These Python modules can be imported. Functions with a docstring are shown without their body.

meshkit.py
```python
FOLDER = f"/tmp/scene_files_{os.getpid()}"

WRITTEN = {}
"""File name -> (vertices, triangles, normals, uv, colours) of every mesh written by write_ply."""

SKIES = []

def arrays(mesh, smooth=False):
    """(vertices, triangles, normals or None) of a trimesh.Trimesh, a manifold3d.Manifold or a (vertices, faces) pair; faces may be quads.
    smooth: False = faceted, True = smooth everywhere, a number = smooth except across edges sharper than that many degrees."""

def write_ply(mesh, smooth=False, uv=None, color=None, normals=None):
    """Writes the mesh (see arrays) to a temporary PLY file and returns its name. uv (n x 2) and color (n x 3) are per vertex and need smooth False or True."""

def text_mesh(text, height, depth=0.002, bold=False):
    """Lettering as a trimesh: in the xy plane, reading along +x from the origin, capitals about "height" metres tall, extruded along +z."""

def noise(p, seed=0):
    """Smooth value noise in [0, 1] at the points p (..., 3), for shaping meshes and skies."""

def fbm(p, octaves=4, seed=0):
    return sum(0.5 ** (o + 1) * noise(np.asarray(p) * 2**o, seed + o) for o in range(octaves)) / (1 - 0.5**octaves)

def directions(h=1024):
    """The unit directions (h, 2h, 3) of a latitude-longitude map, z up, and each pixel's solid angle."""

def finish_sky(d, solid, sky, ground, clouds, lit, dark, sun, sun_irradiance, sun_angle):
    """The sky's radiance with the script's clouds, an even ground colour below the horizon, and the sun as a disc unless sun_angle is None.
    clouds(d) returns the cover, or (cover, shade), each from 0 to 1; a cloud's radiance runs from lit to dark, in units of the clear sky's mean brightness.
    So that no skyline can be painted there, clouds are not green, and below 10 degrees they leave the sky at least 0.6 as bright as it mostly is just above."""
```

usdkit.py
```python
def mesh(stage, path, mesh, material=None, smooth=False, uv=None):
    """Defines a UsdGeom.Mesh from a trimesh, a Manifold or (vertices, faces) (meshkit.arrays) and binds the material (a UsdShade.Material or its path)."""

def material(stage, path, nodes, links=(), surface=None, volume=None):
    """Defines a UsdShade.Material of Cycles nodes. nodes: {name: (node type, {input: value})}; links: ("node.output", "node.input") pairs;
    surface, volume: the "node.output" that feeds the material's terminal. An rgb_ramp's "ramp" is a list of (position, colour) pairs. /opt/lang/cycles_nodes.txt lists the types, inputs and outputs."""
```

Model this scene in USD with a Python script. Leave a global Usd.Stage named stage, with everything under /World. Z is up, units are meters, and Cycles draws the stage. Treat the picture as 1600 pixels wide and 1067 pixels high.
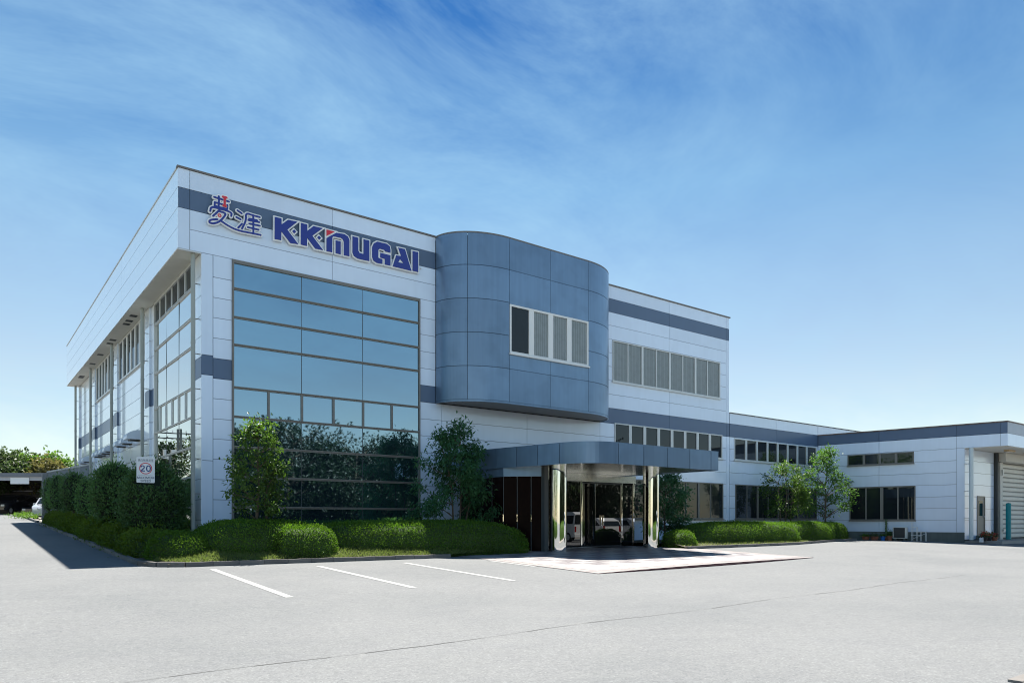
import math, re
import numpy as np
import trimesh
import mapbox_earcut  # noqa: F401  (used by trimesh)
from shapely.geometry import Polygon, LineString, Point, box as sbox
from shapely.ops import unary_union
from shapely import affinity
from pxr import Usd, UsdGeom, UsdLux, UsdShade, Sdf, Gf
import usdkit, meshkit

stage = Usd.Stage.CreateInMemory()
UsdGeom.SetStageUpAxis(stage, UsdGeom.Tokens.z)
UsdGeom.SetStageMetersPerUnit(stage, 1.0)
world = UsdGeom.Xform.Define(stage, '/World')
stage.SetDefaultPrim(world.GetPrim())
UsdGeom.Scope.Define(stage, '/World/Looks')
RNG = np.random.default_rng(7)
PI = math.pi

# ------------------------------------------------------------------ camera, sky, sun, exposure
EXPOSURE = 1.5
SUN_INTENSITY = 1.1
SKY_STRENGTH = 0.055
CAM = np.array([-5.1408, -23.0215, 1.09])
RIGHT = (0.795823, -0.605529)
FWD = (0.605529, 0.795823)
cam = UsdGeom.Camera.Define(stage, '/World/camera')
cam.AddTransformOp().Set(Gf.Matrix4d(RIGHT[0], RIGHT[1], 0, 0, 0, 0, 1, 0, -FWD[0], -FWD[1], 0, 0, *CAM, 1))
cam.CreateFocalLengthAttr(25.56)
cam.CreateHorizontalApertureAttr(36.0)
cam.CreateVerticalApertureAttr(36.0 * 682 / 1024)
cam.CreateVerticalApertureOffsetAttr(6.289)
cam.CreateClippingRangeAttr(Gf.Vec2f(0.1, 3000))
cam.CreateExposureAttr(EXPOSURE)
SUN = np.array([3.2, 4.38, 11.5]); SUN /= np.linalg.norm(SUN)
SUN_EL = math.asin(SUN[2]); SUN_ROT = math.atan2(SUN[0], SUN[1])

LOOK = '/World/Looks/'
def mat(name, nodes, links, surface):
    return usdkit.material(stage, LOOK + name, nodes, links, surface)

dome = UsdLux.DomeLight.Define(stage, '/World/sky')
dome.CreateIntensityAttr(1.0)
dome.GetPrim().SetCustomDataByKey('kind', 'structure')
skymat = usdkit.material(stage, LOOK + 'sky_dome', {
    'sky': ('sky_texture', {'sky_type': 'single_scattering', 'sun_disc': False, 'sun_elevation': SUN_EL, 'sun_rotation': SUN_ROT,
                            'altitude': 100.0, 'air_density': 1.0, 'aerosol_density': 0.35, 'ozone_density': 2.0}),
    'tc': ('texture_coordinate', {}),
    'mp': ('mapping', {'scale': (1.3, 3.0, 4.2), 'rotation': (0.5, 0.35, 0.35), 'location': (0.7, 0.2, 0.3)}),
    'n1': ('noise_texture', {'scale': 1.5, 'detail': 10.0, 'roughness': 0.66, 'distortion': 0.35}),
    'mp2': ('mapping', {'scale': (1.0, 1.0, 1.6)}),
    'n2': ('noise_texture', {'scale': 1.5, 'detail': 3.0, 'roughness': 0.5}),
    'r1': ('rgb_ramp', {'ramp': [(0.0, (0, 0, 0)), (0.38, (0, 0, 0)), (0.74, (1, 1, 1)), (1.0, (1, 1, 1))]}),
    'r2': ('rgb_ramp', {'ramp': [(0.0, (0, 0, 0)), (0.3, (0.25, 0.25, 0.25)), (0.55, (1, 1, 1)), (1.0, (1, 1, 1))]}),
    'm': ('math', {'math_type': 'multiply'}),
    'm2': ('math', {'math_type': 'multiply', 'value2': 0.62}),
    'sep': ('separate_xyz', {}),
    'gr': ('rgb_ramp', {'ramp': [(0.0, (0.6, 0.53, 0.44)), (0.16, (0.55, 0.485, 0.415)), (0.3, (0.46, 0.475, 0.435)), (0.41, (0.33, 0.44, 0.44)), (0.5, (0.17, 0.31, 0.39)), (0.567, (0.08, 0.215, 0.345)), (0.75, (0.08, 0.21, 0.34)), (1.0, (0.09, 0.21, 0.34))]}),
    'hs': ('mix', {'mix_type': 'multiply', 'fac': 1.0}),
    'dbl': ('mix', {'mix_type': 'multiply', 'fac': 1.0, 'color2': (2.0, 2.0, 2.0)}),
    'mix': ('mix', {'mix_type': 'mix', 'color2': (3.0, 4.9, 6.3)}),
    'bg': ('background_shader', {'strength': SKY_STRENGTH}),
}, [('tc.generated', 'mp.vector'), ('mp.vector', 'n1.vector'), ('tc.generated', 'mp2.vector'), ('mp2.vector', 'n2.vector'),
    ('n1.fac', 'r1.fac'), ('n2.fac', 'r2.fac'), ('r1.color', 'm.value1'), ('r2.color', 'm.value2'), ('m.value', 'm2.value1'),
    ('tc.generated', 'sep.vector'), ('sep.z', 'gr.fac'), ('sky.color', 'hs.color1'), ('gr.color', 'hs.color2'), ('hs.color', 'dbl.color1'), ('dbl.color', 'mix.color1'), ('m2.value', 'mix.fac'), ('mix.color', 'bg.color')], 'bg.background')
UsdShade.MaterialBindingAPI.Apply(dome.GetPrim()).Bind(skymat)

sun = UsdLux.DistantLight.Define(stage, '/World/sun')
sun.CreateNormalizeAttr(True)
sun.CreateIntensityAttr(SUN_INTENSITY)
sun.CreateAngleAttr(0.53)
sun.CreateColorAttr(Gf.Vec3f(1.0, 0.95, 0.87))
zx = np.array([SUN[1], -SUN[0], 0.0]); zx /= np.linalg.norm(zx)
zy = np.cross(SUN, zx)
sun.AddTransformOp().Set(Gf.Matrix4d(*zx, 0, *zy, 0, *SUN, 0, 0, 0, 0, 1))

# ------------------------------------------------------------------ naming, tagging
_names = {}
def numbered(parent, name):
    k = (str(parent), name)
    n = _names.get(k, -1) + 1
    _names[k] = n
    return f'{parent}/{name}' + (f'_{n:03d}' if n else '')
def path_of(parent):
    if parent is None:
        return '/World'
    return str(parent.GetPath()) if hasattr(parent, 'GetPath') else str(parent)
def tag(prim, label=None, cat=None, group=None, kind=None):
    p = prim.GetPrim() if hasattr(prim, 'GetPrim') else prim
    for k, v in (('label', label), ('category', cat), ('group', group), ('kind', kind)):
        if v:
            p.SetCustomDataByKey(k, v)
    return p
def thing(name, label=None, cat=None, group=None, loc=None, rot=0.0, parent=None, kind=None):
    x = UsdGeom.Xform.Define(stage, numbered(path_of(parent), name))
    if loc is not None:
        x.AddTranslateOp().Set(Gf.Vec3d(*map(float, loc)))
        x.AddRotateZOp().Set(float(rot))
    return tag(x, label, cat, group, kind)
def obj(name, mesh, m, parent=None, smooth=False, label=None, cat=None, group=None, kind=None):
    if isinstance(mesh, list):
        mesh = cat_(mesh)
    p = usdkit.mesh(stage, numbered(path_of(parent), name), mesh, m, smooth)
    return tag(p, label, cat, group, kind)
def cat_(ms):
    return trimesh.util.concatenate(ms)

# ------------------------------------------------------------------ shapes
def bx(x0, x1, y0, y1, z0, z1):
    b = trimesh.creation.box([abs(x1 - x0), abs(y1 - y0), abs(z1 - z0)])
    b.apply_translation([(x0 + x1) / 2, (y0 + y1) / 2, (z0 + z1) / 2])
    return b
def rbox(x0, x1, y0, y1, z0, z1, r=0.02, seg=2):
    """A box with rounded vertical and horizontal edges (hull of its shrunken corners' octahedra)."""
    pts = []
    s = trimesh.creation.icosphere(seg - 1, r).vertices
    for x in (x0 + r, x1 - r):
        for y in (y0 + r, y1 - r):
            for z in (z0 + r, z1 - r):
                pts.append(s + [x, y, z])
    return trimesh.convex.convex_hull(np.vstack(pts))
def cyl(p0, p1, r, sides=12, r1=None):
    p0, p1 = np.asarray(p0, float), np.asarray(p1, float)
    r1 = r if r1 is None else r1
    d = p1 - p0; d /= np.linalg.norm(d)
    a = np.cross(d, [0, 0, 1.0] if abs(d[2]) < .9 else [1.0, 0, 0]); a /= np.linalg.norm(a); b = np.cross(d, a)
    t = np.arange(sides) * 2 * PI / sides
    ring = np.cos(t)[:, None] * a + np.sin(t)[:, None] * b
    v = np.vstack([p0 + ring * r, p1 + ring * r1, [p0], [p1]])
    f = []
    n = sides
    for i in range(n):
        j = (i + 1) % n
        f += [[i, j, n + j], [i, n + j, n + i], [2 * n, j, i], [2 * n + 1, n + i, n + j]]
    m = trimesh.Trimesh(v, f, process=False)
    return m
def tube(pts, radii, sides=7):
    pts = np.asarray(pts, float); radii = np.broadcast_to(radii, (len(pts),))
    t = np.gradient(pts, axis=0); t /= np.linalg.norm(t, axis=1, keepdims=True) + 1e-9
    ref = np.array([0.31, 0.87, 0.2])
    a = np.cross(t, ref); a /= np.linalg.norm(a, axis=1, keepdims=True) + 1e-9
    b = np.cross(t, a)
    an = np.arange(sides) * 2 * PI / sides
    v = pts[:, None] + radii[:, None, None] * (np.cos(an)[None, :, None] * a[:, None] + np.sin(an)[None, :, None] * b[:, None])
    v = v.reshape(-1, 3); f = []
    for i in range(len(pts) - 1):
        for j in range(sides):
            k = (j + 1) % sides
            q = [i * sides + j, i * sides + k, (i + 1) * sides + k, (i + 1) * sides + j]
            f += [[q[0], q[2], q[1]], [q[0], q[3], q[2]]]
    n = len(pts) * sides
    v = np.vstack([v, pts[0], pts[-1]])
    for j in range(sides):
        k = (j + 1) % sides
        f += [[n, j, k], [n + 1, n - sides + k, n - sides + j]]
    m = trimesh.Trimesh(v, f, process=False)
    return m
def prism(poly, z0, z1):
    m = trimesh.creation.extrude_polygon(poly, z1 - z0, engine='earcut')
    m.apply_translation([0, 0, z0])
    return m
class Frame:
    """A wall's own axes: s along it, d outward from it, z up."""
    def __init__(self, o, s, n):
        self.o, self.s, self.n = np.array([*o, 0.0]), np.array([*s, 0.0]), np.array([*n, 0.0])
    def pt(self, s, d, z):
        return self.o + s * self.s + d * self.n + np.array([0, 0, z])
    def place(self, m):
        v = np.asarray(m.vertices)
        w = self.o + v[:, :1] * self.s + v[:, 1:2] * self.n + v[:, 2:] * np.array([0, 0, 1.0])
        f = np.asarray(m.faces)
        if np.dot(np.cross(self.s, self.n), [0, 0, 1]) < 0:
            f = f[:, ::-1]
        return trimesh.Trimesh(w, f, process=False)
    def box(self, s0, s1, d0, d1, z0, z1):
        return self.place(bx(min(s0, s1), max(s0, s1), min(d0, d1), max(d0, d1), min(z0, z1), max(z0, z1)))
    def plate(self, poly, d0, d1):
        """poly in (s, z), thick from d0 to d1 outward."""
        m = trimesh.creation.extrude_polygon(poly, d1 - d0, engine='earcut')
        v = np.asarray(m.vertices)
        m = trimesh.Trimesh(np.column_stack([v[:, 0], v[:, 2] + d0, v[:, 1]]), np.asarray(m.faces)[:, ::-1], process=False)
        return self.place(m)
FRONT = Frame((0, 0), (1, 0), (0, -1))
LEFT = Frame((0.65, 0), (0, 1), (-1, 0))
FASC = Frame((0, 0), (0, 1), (-1, 0))
WO = np.array([34.874, 0.0]); WD = np.array([0.192514, -0.981294]); WN = np.array([-0.981294, -0.192514])
WING = Frame(WO, WD, WN)
def wpt(s, d=0.0):
    return WO + WD * s + WN * d

def ground(x, y):
    x, y = np.asarray(x, float), np.asarray(y, float)
    t = np.clip((6 - x) / 8, 0, 1); t = t * t * (3 - 2 * t)
    a = 0.033 * t + 0.003 * (1 - t)
    return a * np.clip(y + 5.2, 0, 48.2) + 0.03 * np.clip(y + 5.2, -8, 0)

def sheet(xs, ys, zf):
    X, Y = np.meshgrid(xs, ys, indexing='ij')
    v = np.column_stack([X.ravel(), Y.ravel(), np.asarray(zf(X, Y)).ravel()])
    nx, ny = len(xs), len(ys)
    i, j = np.meshgrid(np.arange(nx - 1), np.arange(ny - 1), indexing='ij')
    a = (i * ny + j).ravel(); b = ((i + 1) * ny + j).ravel()
    f = np.vstack([np.column_stack([a, b, b + 1]), np.column_stack([a, b + 1, a + 1])])
    return trimesh.Trimesh(v, f, process=False)
def drape(quad, lift, n=14, m=3):
    """A strip between four ground corners, following the ground."""
    q = np.asarray(quad, float)
    u = np.linspace(0, 1, n)[:, None, None]; w = np.linspace(0, 1, m)[None, :, None]
    p = (1 - u) * ((1 - w) * q[0] + w * q[1]) + u * ((1 - w) * q[3] + w * q[2])
    v = np.concatenate([p, (ground(p[..., 0], p[..., 1]) + lift)[..., None]], -1).reshape(-1, 3)
    f = []
    for i in range(n - 1):
        for j in range(m - 1):
            a = i * m + j
            f += [[a, a + m, a + m + 1], [a, a + m + 1, a + 1]]
    me = trimesh.Trimesh(v, f, process=False)
    if me.face_normals[0][2] < 0:
        me = trimesh.Trimesh(v, np.asarray(f)[:, ::-1], process=False)
    return me
def strip(path, z0, z1, thick):
    """A curved wall panel: a path in plan, thick to the path's left side (inside)."""
    p = np.asarray(path, float)
    t = np.gradient(p, axis=0); t /= np.linalg.norm(t, axis=1, keepdims=True)
    q = p + np.column_stack([-t[:, 1], t[:, 0]]) * thick
    n = len(p)
    v = np.vstack([np.column_stack([a, np.full(n, z)]) for a in (p, q) for z in (z0, z1)])
    f = []
    P0, P1, Q0, Q1 = 0, n, 2 * n, 3 * n
    for i in range(n - 1):
        f += [[P0 + i, P0 + i + 1, P1 + i + 1], [P0 + i, P1 + i + 1, P1 + i]]
        f += [[Q0 + i, Q1 + i + 1, Q0 + i + 1], [Q0 + i, Q1 + i, Q1 + i + 1]]
        f += [[P1 + i, P1 + i + 1, Q1 + i + 1], [P1 + i, Q1 + i + 1, Q1 + i]]
        f += [[P0 + i, Q0 + i + 1, P0 + i + 1], [P0 + i, Q0 + i, Q0 + i + 1]]
    f += [[P0, P1, Q1], [P0, Q1, Q0]]
    e = n - 1
    f += [[P0 + e, Q1 + e, P1 + e], [P0 + e, Q0 + e, Q1 + e]]
    return trimesh.Trimesh(v, f, process=False)
def along(path, a, b, step=0.12):
    """The part of a polyline between two lengths."""
    p = np.asarray(path, float)
    L = np.concatenate([[0], np.cumsum(np.linalg.norm(np.diff(p, axis=0), axis=1))])
    s = np.unique(np.concatenate([np.linspace(a, b, max(2, int((b - a) / step) + 1)), L[(L > a) & (L < b)]]))
    return np.column_stack([np.interp(s, L, p[:, 0]), np.interp(s, L, p[:, 1])])

# ------------------------------------------------------------------ materials
def paint(name, col, rough=0.4, spec=0.5, metal=0.0, streak=0.06, scale=1.2, coat=0.0, bump=0.0, cr=0.08, streakz=0.25, cior=1.5):
    """Painted or plain surface with soft cloudy wear and faint vertical streaks, from world position."""
    c = np.array(col, float)
    nodes = {
        'g': ('geometry', {}), 'mp': ('mapping', {'scale': (scale * 4, scale * 4, scale * streakz)}),
        'n': ('noise_texture', {'scale': 1.0, 'detail': 5.0, 'roughness': 0.6}),
        'n2': ('noise_texture', {'scale': scale * 0.8, 'detail': 3.0}),
        'a': ('mix', {'mix_type': 'mix', 'color1': tuple(c * (1 - streak)), 'color2': tuple(np.minimum(c * (1 + streak), 1))}),
        'b': ('mix', {'mix_type': 'mix', 'color2': tuple(c * (1 - streak * 1.6))}),
        'r': ('map_range', {'from_min': 0.45, 'from_max': 0.75, 'to_min': 0.0, 'to_max': 0.6, 'clamp': True}),
        'p': ('principled_bsdf', {'roughness': rough, 'specular_ior_level': spec, 'metallic': metal, 'coat_weight': coat, 'coat_roughness': cr, 'coat_ior': cior}),
    }
    links = [('g.position', 'mp.vector'), ('mp.vector', 'n.vector'), ('g.position', 'n2.vector'), ('n.fac', 'a.fac'), ('a.color', 'b.color1'),
             ('n2.fac', 'r.value'), ('r.result', 'b.fac'), ('b.color', 'p.base_color')]
    if bump:
        nodes['nb'] = ('noise_texture', {'scale': 1.3, 'detail': 1.0})
        nodes['bm'] = ('bump', {'strength': bump, 'distance': 0.02})
        links += [('g.position', 'nb.vector'), ('nb.fac', 'bm.height'), ('bm.normal', 'p.normal')]
    return mat(name, nodes, links, 'p.BSDF')
def plain(name, col, rough=0.5, metal=0.0, spec=0.5, coat=0.0):
    return mat(name, {'p': ('principled_bsdf', {'base_color': tuple(col), 'roughness': rough, 'metallic': metal, 'specular_ior_level': spec, 'coat_weight': coat})}, [], 'p.BSDF')
def mirror_glass(name, tint, body, base=0.35, ior=2.0, wav=0.02, rough=0.0):
    """Coated facade glass: a dark body under a strong clear reflection that grows towards grazing angles."""
    return mat(name, {
        'g': ('geometry', {}), 'n': ('noise_texture', {'scale': 0.55, 'detail': 1.0}), 'bm': ('bump', {'strength': wav, 'distance': 0.05}),
        'fr': ('fresnel', {'IOR': ior}), 'mr': ('map_range', {'from_min': 0.0, 'from_max': 1.0, 'to_min': base, 'to_max': 1.0}),
        'd': ('diffuse_bsdf', {'color': body}), 's': ('glossy_bsdf', {'color': tint, 'roughness': rough}), 'mx': ('mix_closure', {})},
        [('g.position', 'n.vector'), ('n.fac', 'bm.height'), ('bm.normal', 's.normal'), ('fr.fac', 'mr.value'), ('mr.result', 'mx.fac'), ('d.BSDF', 'mx.closure1'), ('s.BSDF', 'mx.closure2')], 'mx.closure')
def leafmat(name, cols, trans=0.35, rough=0.45, spec=0.4):
    n = len(cols)
    return mat(name, {
        'g': ('geometry', {}), 'r': ('rgb_ramp', {'ramp': [(i / (n - 1), c) for i, c in enumerate(cols)]}),
        'n': ('noise_texture', {'scale': 0.9, 'detail': 2.0}), 'mr': ('map_range', {'from_min': 0.3, 'from_max': 0.7, 'to_min': 0.75, 'to_max': 1.25}),
        'mm': ('vector_math', {'math_type': 'scale'}),
        'p': ('principled_bsdf', {'roughness': rough, 'specular_ior_level': spec}),
        'hs': ('hsv', {'saturation': 1.1, 'value': 1.6}), 't': ('translucent_bsdf', {}), 'mx': ('mix_closure', {'fac': trans})},
        [('g.random_per_island', 'r.fac'), ('g.position', 'n.vector'), ('n.fac', 'mr.value'), ('r.color', 'mm.vector1'), ('mr.result', 'mm.scale'),
         ('mm.vector', 'p.base_color'), ('mm.vector', 'hs.color'), ('hs.color', 't.color'), ('p.BSDF', 'mx.closure1'), ('t.BSDF', 'mx.closure2')], 'mx.closure')

PANEL = [paint(f'wall_panel_{k}', np.array([0.66, 0.75, 0.88]) * s, rough=0.4, spec=0.5, streak=0.06, coat=1.0, cr=0.14, cior=1.85) for k, s in (('a', 1.0), ('b', 0.965), ('c', 1.02))]
SIDE = [paint(f'side_panel_{k}', np.array([0.8, 0.83, 0.86]) * s, rough=0.25, spec=0.8, streak=0.03, coat=1.0, cr=0.05) for k, s in (('a', 1.0), ('b', 0.98), ('c', 1.015))]
BAND = [paint(f'band_panel_{k}', np.array([0.085, 0.13, 0.21]) * s, rough=0.42, spec=0.5, streak=0.05, coat=0.25, cr=0.12) for k, s in (('a', 1.0), ('b', 0.95))]
BAY = [paint(f'bay_metal_{k}', np.array([0.19, 0.275, 0.38]) * s, rough=0.34, spec=0.5, metal=0.75, streak=0.16, scale=1.6, streakz=0.18, coat=0.15) for k, s in (('a', 1.0), ('b', 0.94), ('c', 1.06))]
M = dict(
    joint=plain('joint_dark', (0.06, 0.07, 0.085), 0.8),  # dark backing that shows through the gaps between panels
    coping=paint('roof_coping', (0.16, 0.145, 0.135), 0.5),
    bronze=paint('bronze_frame', (0.2, 0.185, 0.165), 0.4, metal=0.3, streak=0.08),
    silver=paint('silver_frame', (0.62, 0.62, 0.6), 0.35, metal=0.3, streak=0.05),
    white=paint('white_frame', (0.74, 0.74, 0.72), 0.4, streak=0.04),
    soffit=paint('soffit_board', (0.62, 0.6, 0.54), 0.7, streak=0.08),
    pipe=paint('downpipe_paint', (0.34, 0.36, 0.33), 0.4, streak=0.08),
    pipe_light=paint('downpipe_light', (0.6, 0.66, 0.65), 0.4, streak=0.05),
    concrete=paint('plinth_concrete', (0.13, 0.145, 0.13), 0.85, streak=0.3, scale=1.5),
    kerb=[paint(f'kerb_stone_{k}', np.array([0.15, 0.14, 0.13]) * s, 0.85, streak=0.2, scale=2.5) for k, s in (('a', 1.0), ('b', 0.85), ('c', 1.12))],
    line=mat('road_paint', {'g': ('geometry', {}), 'n': ('noise_texture', {'scale': 28.0, 'detail': 5.0, 'roughness': 0.7}), 'r': ('rgb_ramp', {'ramp': [(0.36, (0.19, 0.19, 0.19)), (0.45, (0.33, 0.335, 0.33)), (0.7, (0.38, 0.385, 0.38))]}),
              'p': ('principled_bsdf', {'roughness': 0.75, 'specular_ior_level': 0.3})}, [('g.position', 'n.vector'), ('n.fac', 'r.fac'), ('r.color', 'p.base_color')], 'p.BSDF'),
    soil=paint('bed_soil', (0.09, 0.075, 0.05), 0.9, streak=0.3, scale=3),
    hood=paint('vent_hood', (0.62, 0.69, 0.78), 0.3),
    vent=plain('vent_dark', (0.05, 0.055, 0.055), 0.6),
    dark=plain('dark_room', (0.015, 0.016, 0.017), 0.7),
    blind=paint('window_blind', (0.7, 0.72, 0.75), 0.7, streak=0.12, scale=5, streakz=0.02),
    steel=mat('mirror_steel', {'g': ('geometry', {}), 'mp': ('mapping', {'scale': (3.0, 3.0, 0.5)}), 'n': ('noise_texture', {'scale': 1.0, 'detail': 1.5}),
              'bm': ('bump', {'strength': 0.3, 'distance': 0.03}), 'p': ('principled_bsdf', {'base_color': (0.9, 0.9, 0.87), 'metallic': 1.0, 'roughness': 0.03})},
              [('g.position', 'mp.vector'), ('mp.vector', 'n.vector'), ('n.fac', 'bm.height'), ('bm.normal', 'p.normal')], 'p.BSDF'),
    ceiling=mat('canopy_ceiling', {'g': ('geometry', {}), 'mp': ('mapping', {'scale': (0.8, 6.0, 1.0)}), 'n': ('noise_texture', {'scale': 1.0, 'detail': 2.0}),
              'bm': ('bump', {'strength': 0.05, 'distance': 0.02}), 'p': ('principled_bsdf', {'base_color': (0.72, 0.71, 0.66), 'metallic': 1.0, 'roughness': 0.2})},
              [('g.position', 'mp.vector'), ('mp.vector', 'n.vector'), ('n.fac', 'bm.height'), ('bm.normal', 'p.normal')], 'p.BSDF'),
    granite=mat('dark_granite', {'g': ('geometry', {}), 'n': ('noise_texture', {'scale': 60.0, 'detail': 3.0}), 'r': ('rgb_ramp', {'ramp': [(0.35, (0.004, 0.002, 0.002)), (0.7, (0.011, 0.0045, 0.004))]}),
              'p': ('principled_bsdf', {'roughness': 0.15, 'specular_ior_level': 0.06})}, [('g.position', 'n.vector'), ('n.fac', 'r.fac'), ('r.color', 'p.base_color')], 'p.BSDF'),
    glass=mirror_glass('curtain_glass', (0.55, 0.78, 0.92), (0.012, 0.022, 0.026), base=0.6, ior=1.6, wav=0.025, rough=0.02),
    side_glass=mirror_glass('side_glass', (0.96, 0.97, 0.95), (0.02, 0.022, 0.022), base=0.8, ior=1.6, wav=0.01),
    door_glass=mirror_glass('door_glass', (0.8, 0.8, 0.8), (0.006, 0.006, 0.006), base=0.1, ior=1.5, wav=0.01),
    dark_glass=mirror_glass('window_glass_dark', (0.7, 0.75, 0.78), (0.01, 0.012, 0.013), base=0.03, ior=1.5, wav=0.02),
    pane=mat('window_pane', {'fr': ('fresnel', {'IOR': 1.55}), 't': ('transparent_bsdf', {'color': (0.78, 0.81, 0.81)}), 's': ('glossy_bsdf', {'color': (1, 1, 1), 'roughness': 0.0}), 'mx': ('mix_closure', {})},
             [('fr.fac', 'mx.fac'), ('t.BSDF', 'mx.closure1'), ('s.BSDF', 'mx.closure2')], 'mx.closure'),
    blue=plain('sign_blue', (0.017, 0.03, 0.22), 0.3, coat=0.3), red=plain('sign_red', (0.62, 0.03, 0.05), 0.35), signwhite=plain('sign_white', (0.8, 0.8, 0.8), 0.4),
    navy=plain('sign_navy', (0.02, 0.05, 0.2), 0.4), grey_text=plain('sign_grey', (0.12, 0.14, 0.2), 0.5),
    bark=paint('tree_bark', (0.11, 0.085, 0.06), 0.9, streak=0.3, scale=4), bark_dark=paint('tree_bark_dark', (0.05, 0.04, 0.03), 0.9, streak=0.3, scale=4),
    teal=paint('bollard_teal', (0.0, 0.25, 0.27), 0.4, streak=0.08), rubber=plain('rubber', (0.02, 0.02, 0.02), 0.8),
)
ZG = [0.5 + 0.6127 * k for k in range(19)]          # the joints of the wall panels: 0.5 ... 11.53
ZG[0] = -0.15
GAP = 0.007

def panels(parent, fr, seams, rows, openings=(), mats=PANEL, band=(), tone=BAND, name='wall_panel', d=0.0):
    """Wall panels between seams (along s) and rows (z), each a mesh of its own, cut round the openings (s0, s1, z0, z1)."""
    holes = [sbox(a, c, b, e) for a, c, b, e in openings]
    cut = unary_union(holes).buffer(0.004, join_style=2) if holes else None
    for i in range(len(seams) - 1):
        for z0, z1 in zip(rows[:-1], rows[1:]):
            cell = sbox(seams[i] + GAP, z0 + GAP, seams[i + 1] - GAP, z1 - GAP)
            if cut is not None:
                cell = cell.difference(cut)
            for c in getattr(cell, 'geoms', [cell]):
                if c.is_empty or c.area < 0.012:
                    continue
                isb = any(abs(z0 - b) < 0.2 and z1 - z0 < 0.8 for b in band)
                use = tone if isb else mats
                m = fr.plate(c, d - 0.03, d + RNG.uniform(-0.0012, 0.0012))
                obj(name, m, use[RNG.integers(len(use))], parent)

def window(parent, fr, s0, s1, z0, z1, n, frame, pane, sill=True, thick=0.05, mull=0.05, double=(), room=None, depth=0.06, name='window', d0=0.0, blinds=None, lip=0.03):
    """A row of sashes: outer frame > sill, mullions, panes (and blinds hanging behind them)."""
    ring = sbox(s0, z0, s1, z1).difference(sbox(s0 + thick, z0 + thick, s1 - thick, z1 - thick))
    w = obj(name, fr.plate(ring, d0 - depth, d0 + lip), frame, parent)
    if sill:
        obj('sill', fr.box(s0 - 0.03, s1 + 0.03, d0 + 0.001, d0 + 0.075, z0 - 0.06, z0 - 0.003), frame, w)
    step = (s1 - s0 - 2 * thick) / n
    for k in range(1, n):
        c = s0 + thick + k * step
        h = mull * (1.0 if k in double else 0.5)
        obj('mullion', fr.box(c - h, c + h, d0 - depth + 0.005, d0 + lip - (0.004 if k in double else 0.018), z0 + thick + 0.001, z1 - thick - 0.001), frame, w)
    for k in range(n):
        a, b = s0 + thick + k * step, s0 + thick + (k + 1) * step
        v = RNG.uniform(-0.003, 0.003, 2)
        off = d0 + lip - 0.036 - 0.01 * (k % 2)
        bd = d0 + lip - 0.064
        p = fr.place(trimesh.Trimesh([[a, off + v[0], z0 + thick - 0.01], [b, off - v[0], z0 + thick - 0.01], [b, off - v[0] + v[1], z1 - thick + 0.01], [a, off + v[0] + v[1], z1 - thick + 0.01]], [[0, 2, 1], [0, 3, 2]], process=False))
        q = obj('pane', p, pane, w)
        if blinds and k in blinds:
            ms = []
            nb = int((b - a) / 0.09)
            for t in range(nb):
                cx = a + (t + 0.5) * (b - a) / nb
                tw = RNG.uniform(0.0, 0.004)
                ms.append(fr.place(trimesh.Trimesh([[cx - 0.0445, bd + tw * .5, z0 + thick], [cx + 0.0445, bd, z0 + thick], [cx + 0.0445, bd, z1 - thick], [cx - 0.0445, bd + tw * .5, z1 - thick]], [[0, 2, 1], [0, 3, 2]], process=False)))
            obj('blind', ms, M['blind'], q)
    return w

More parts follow.
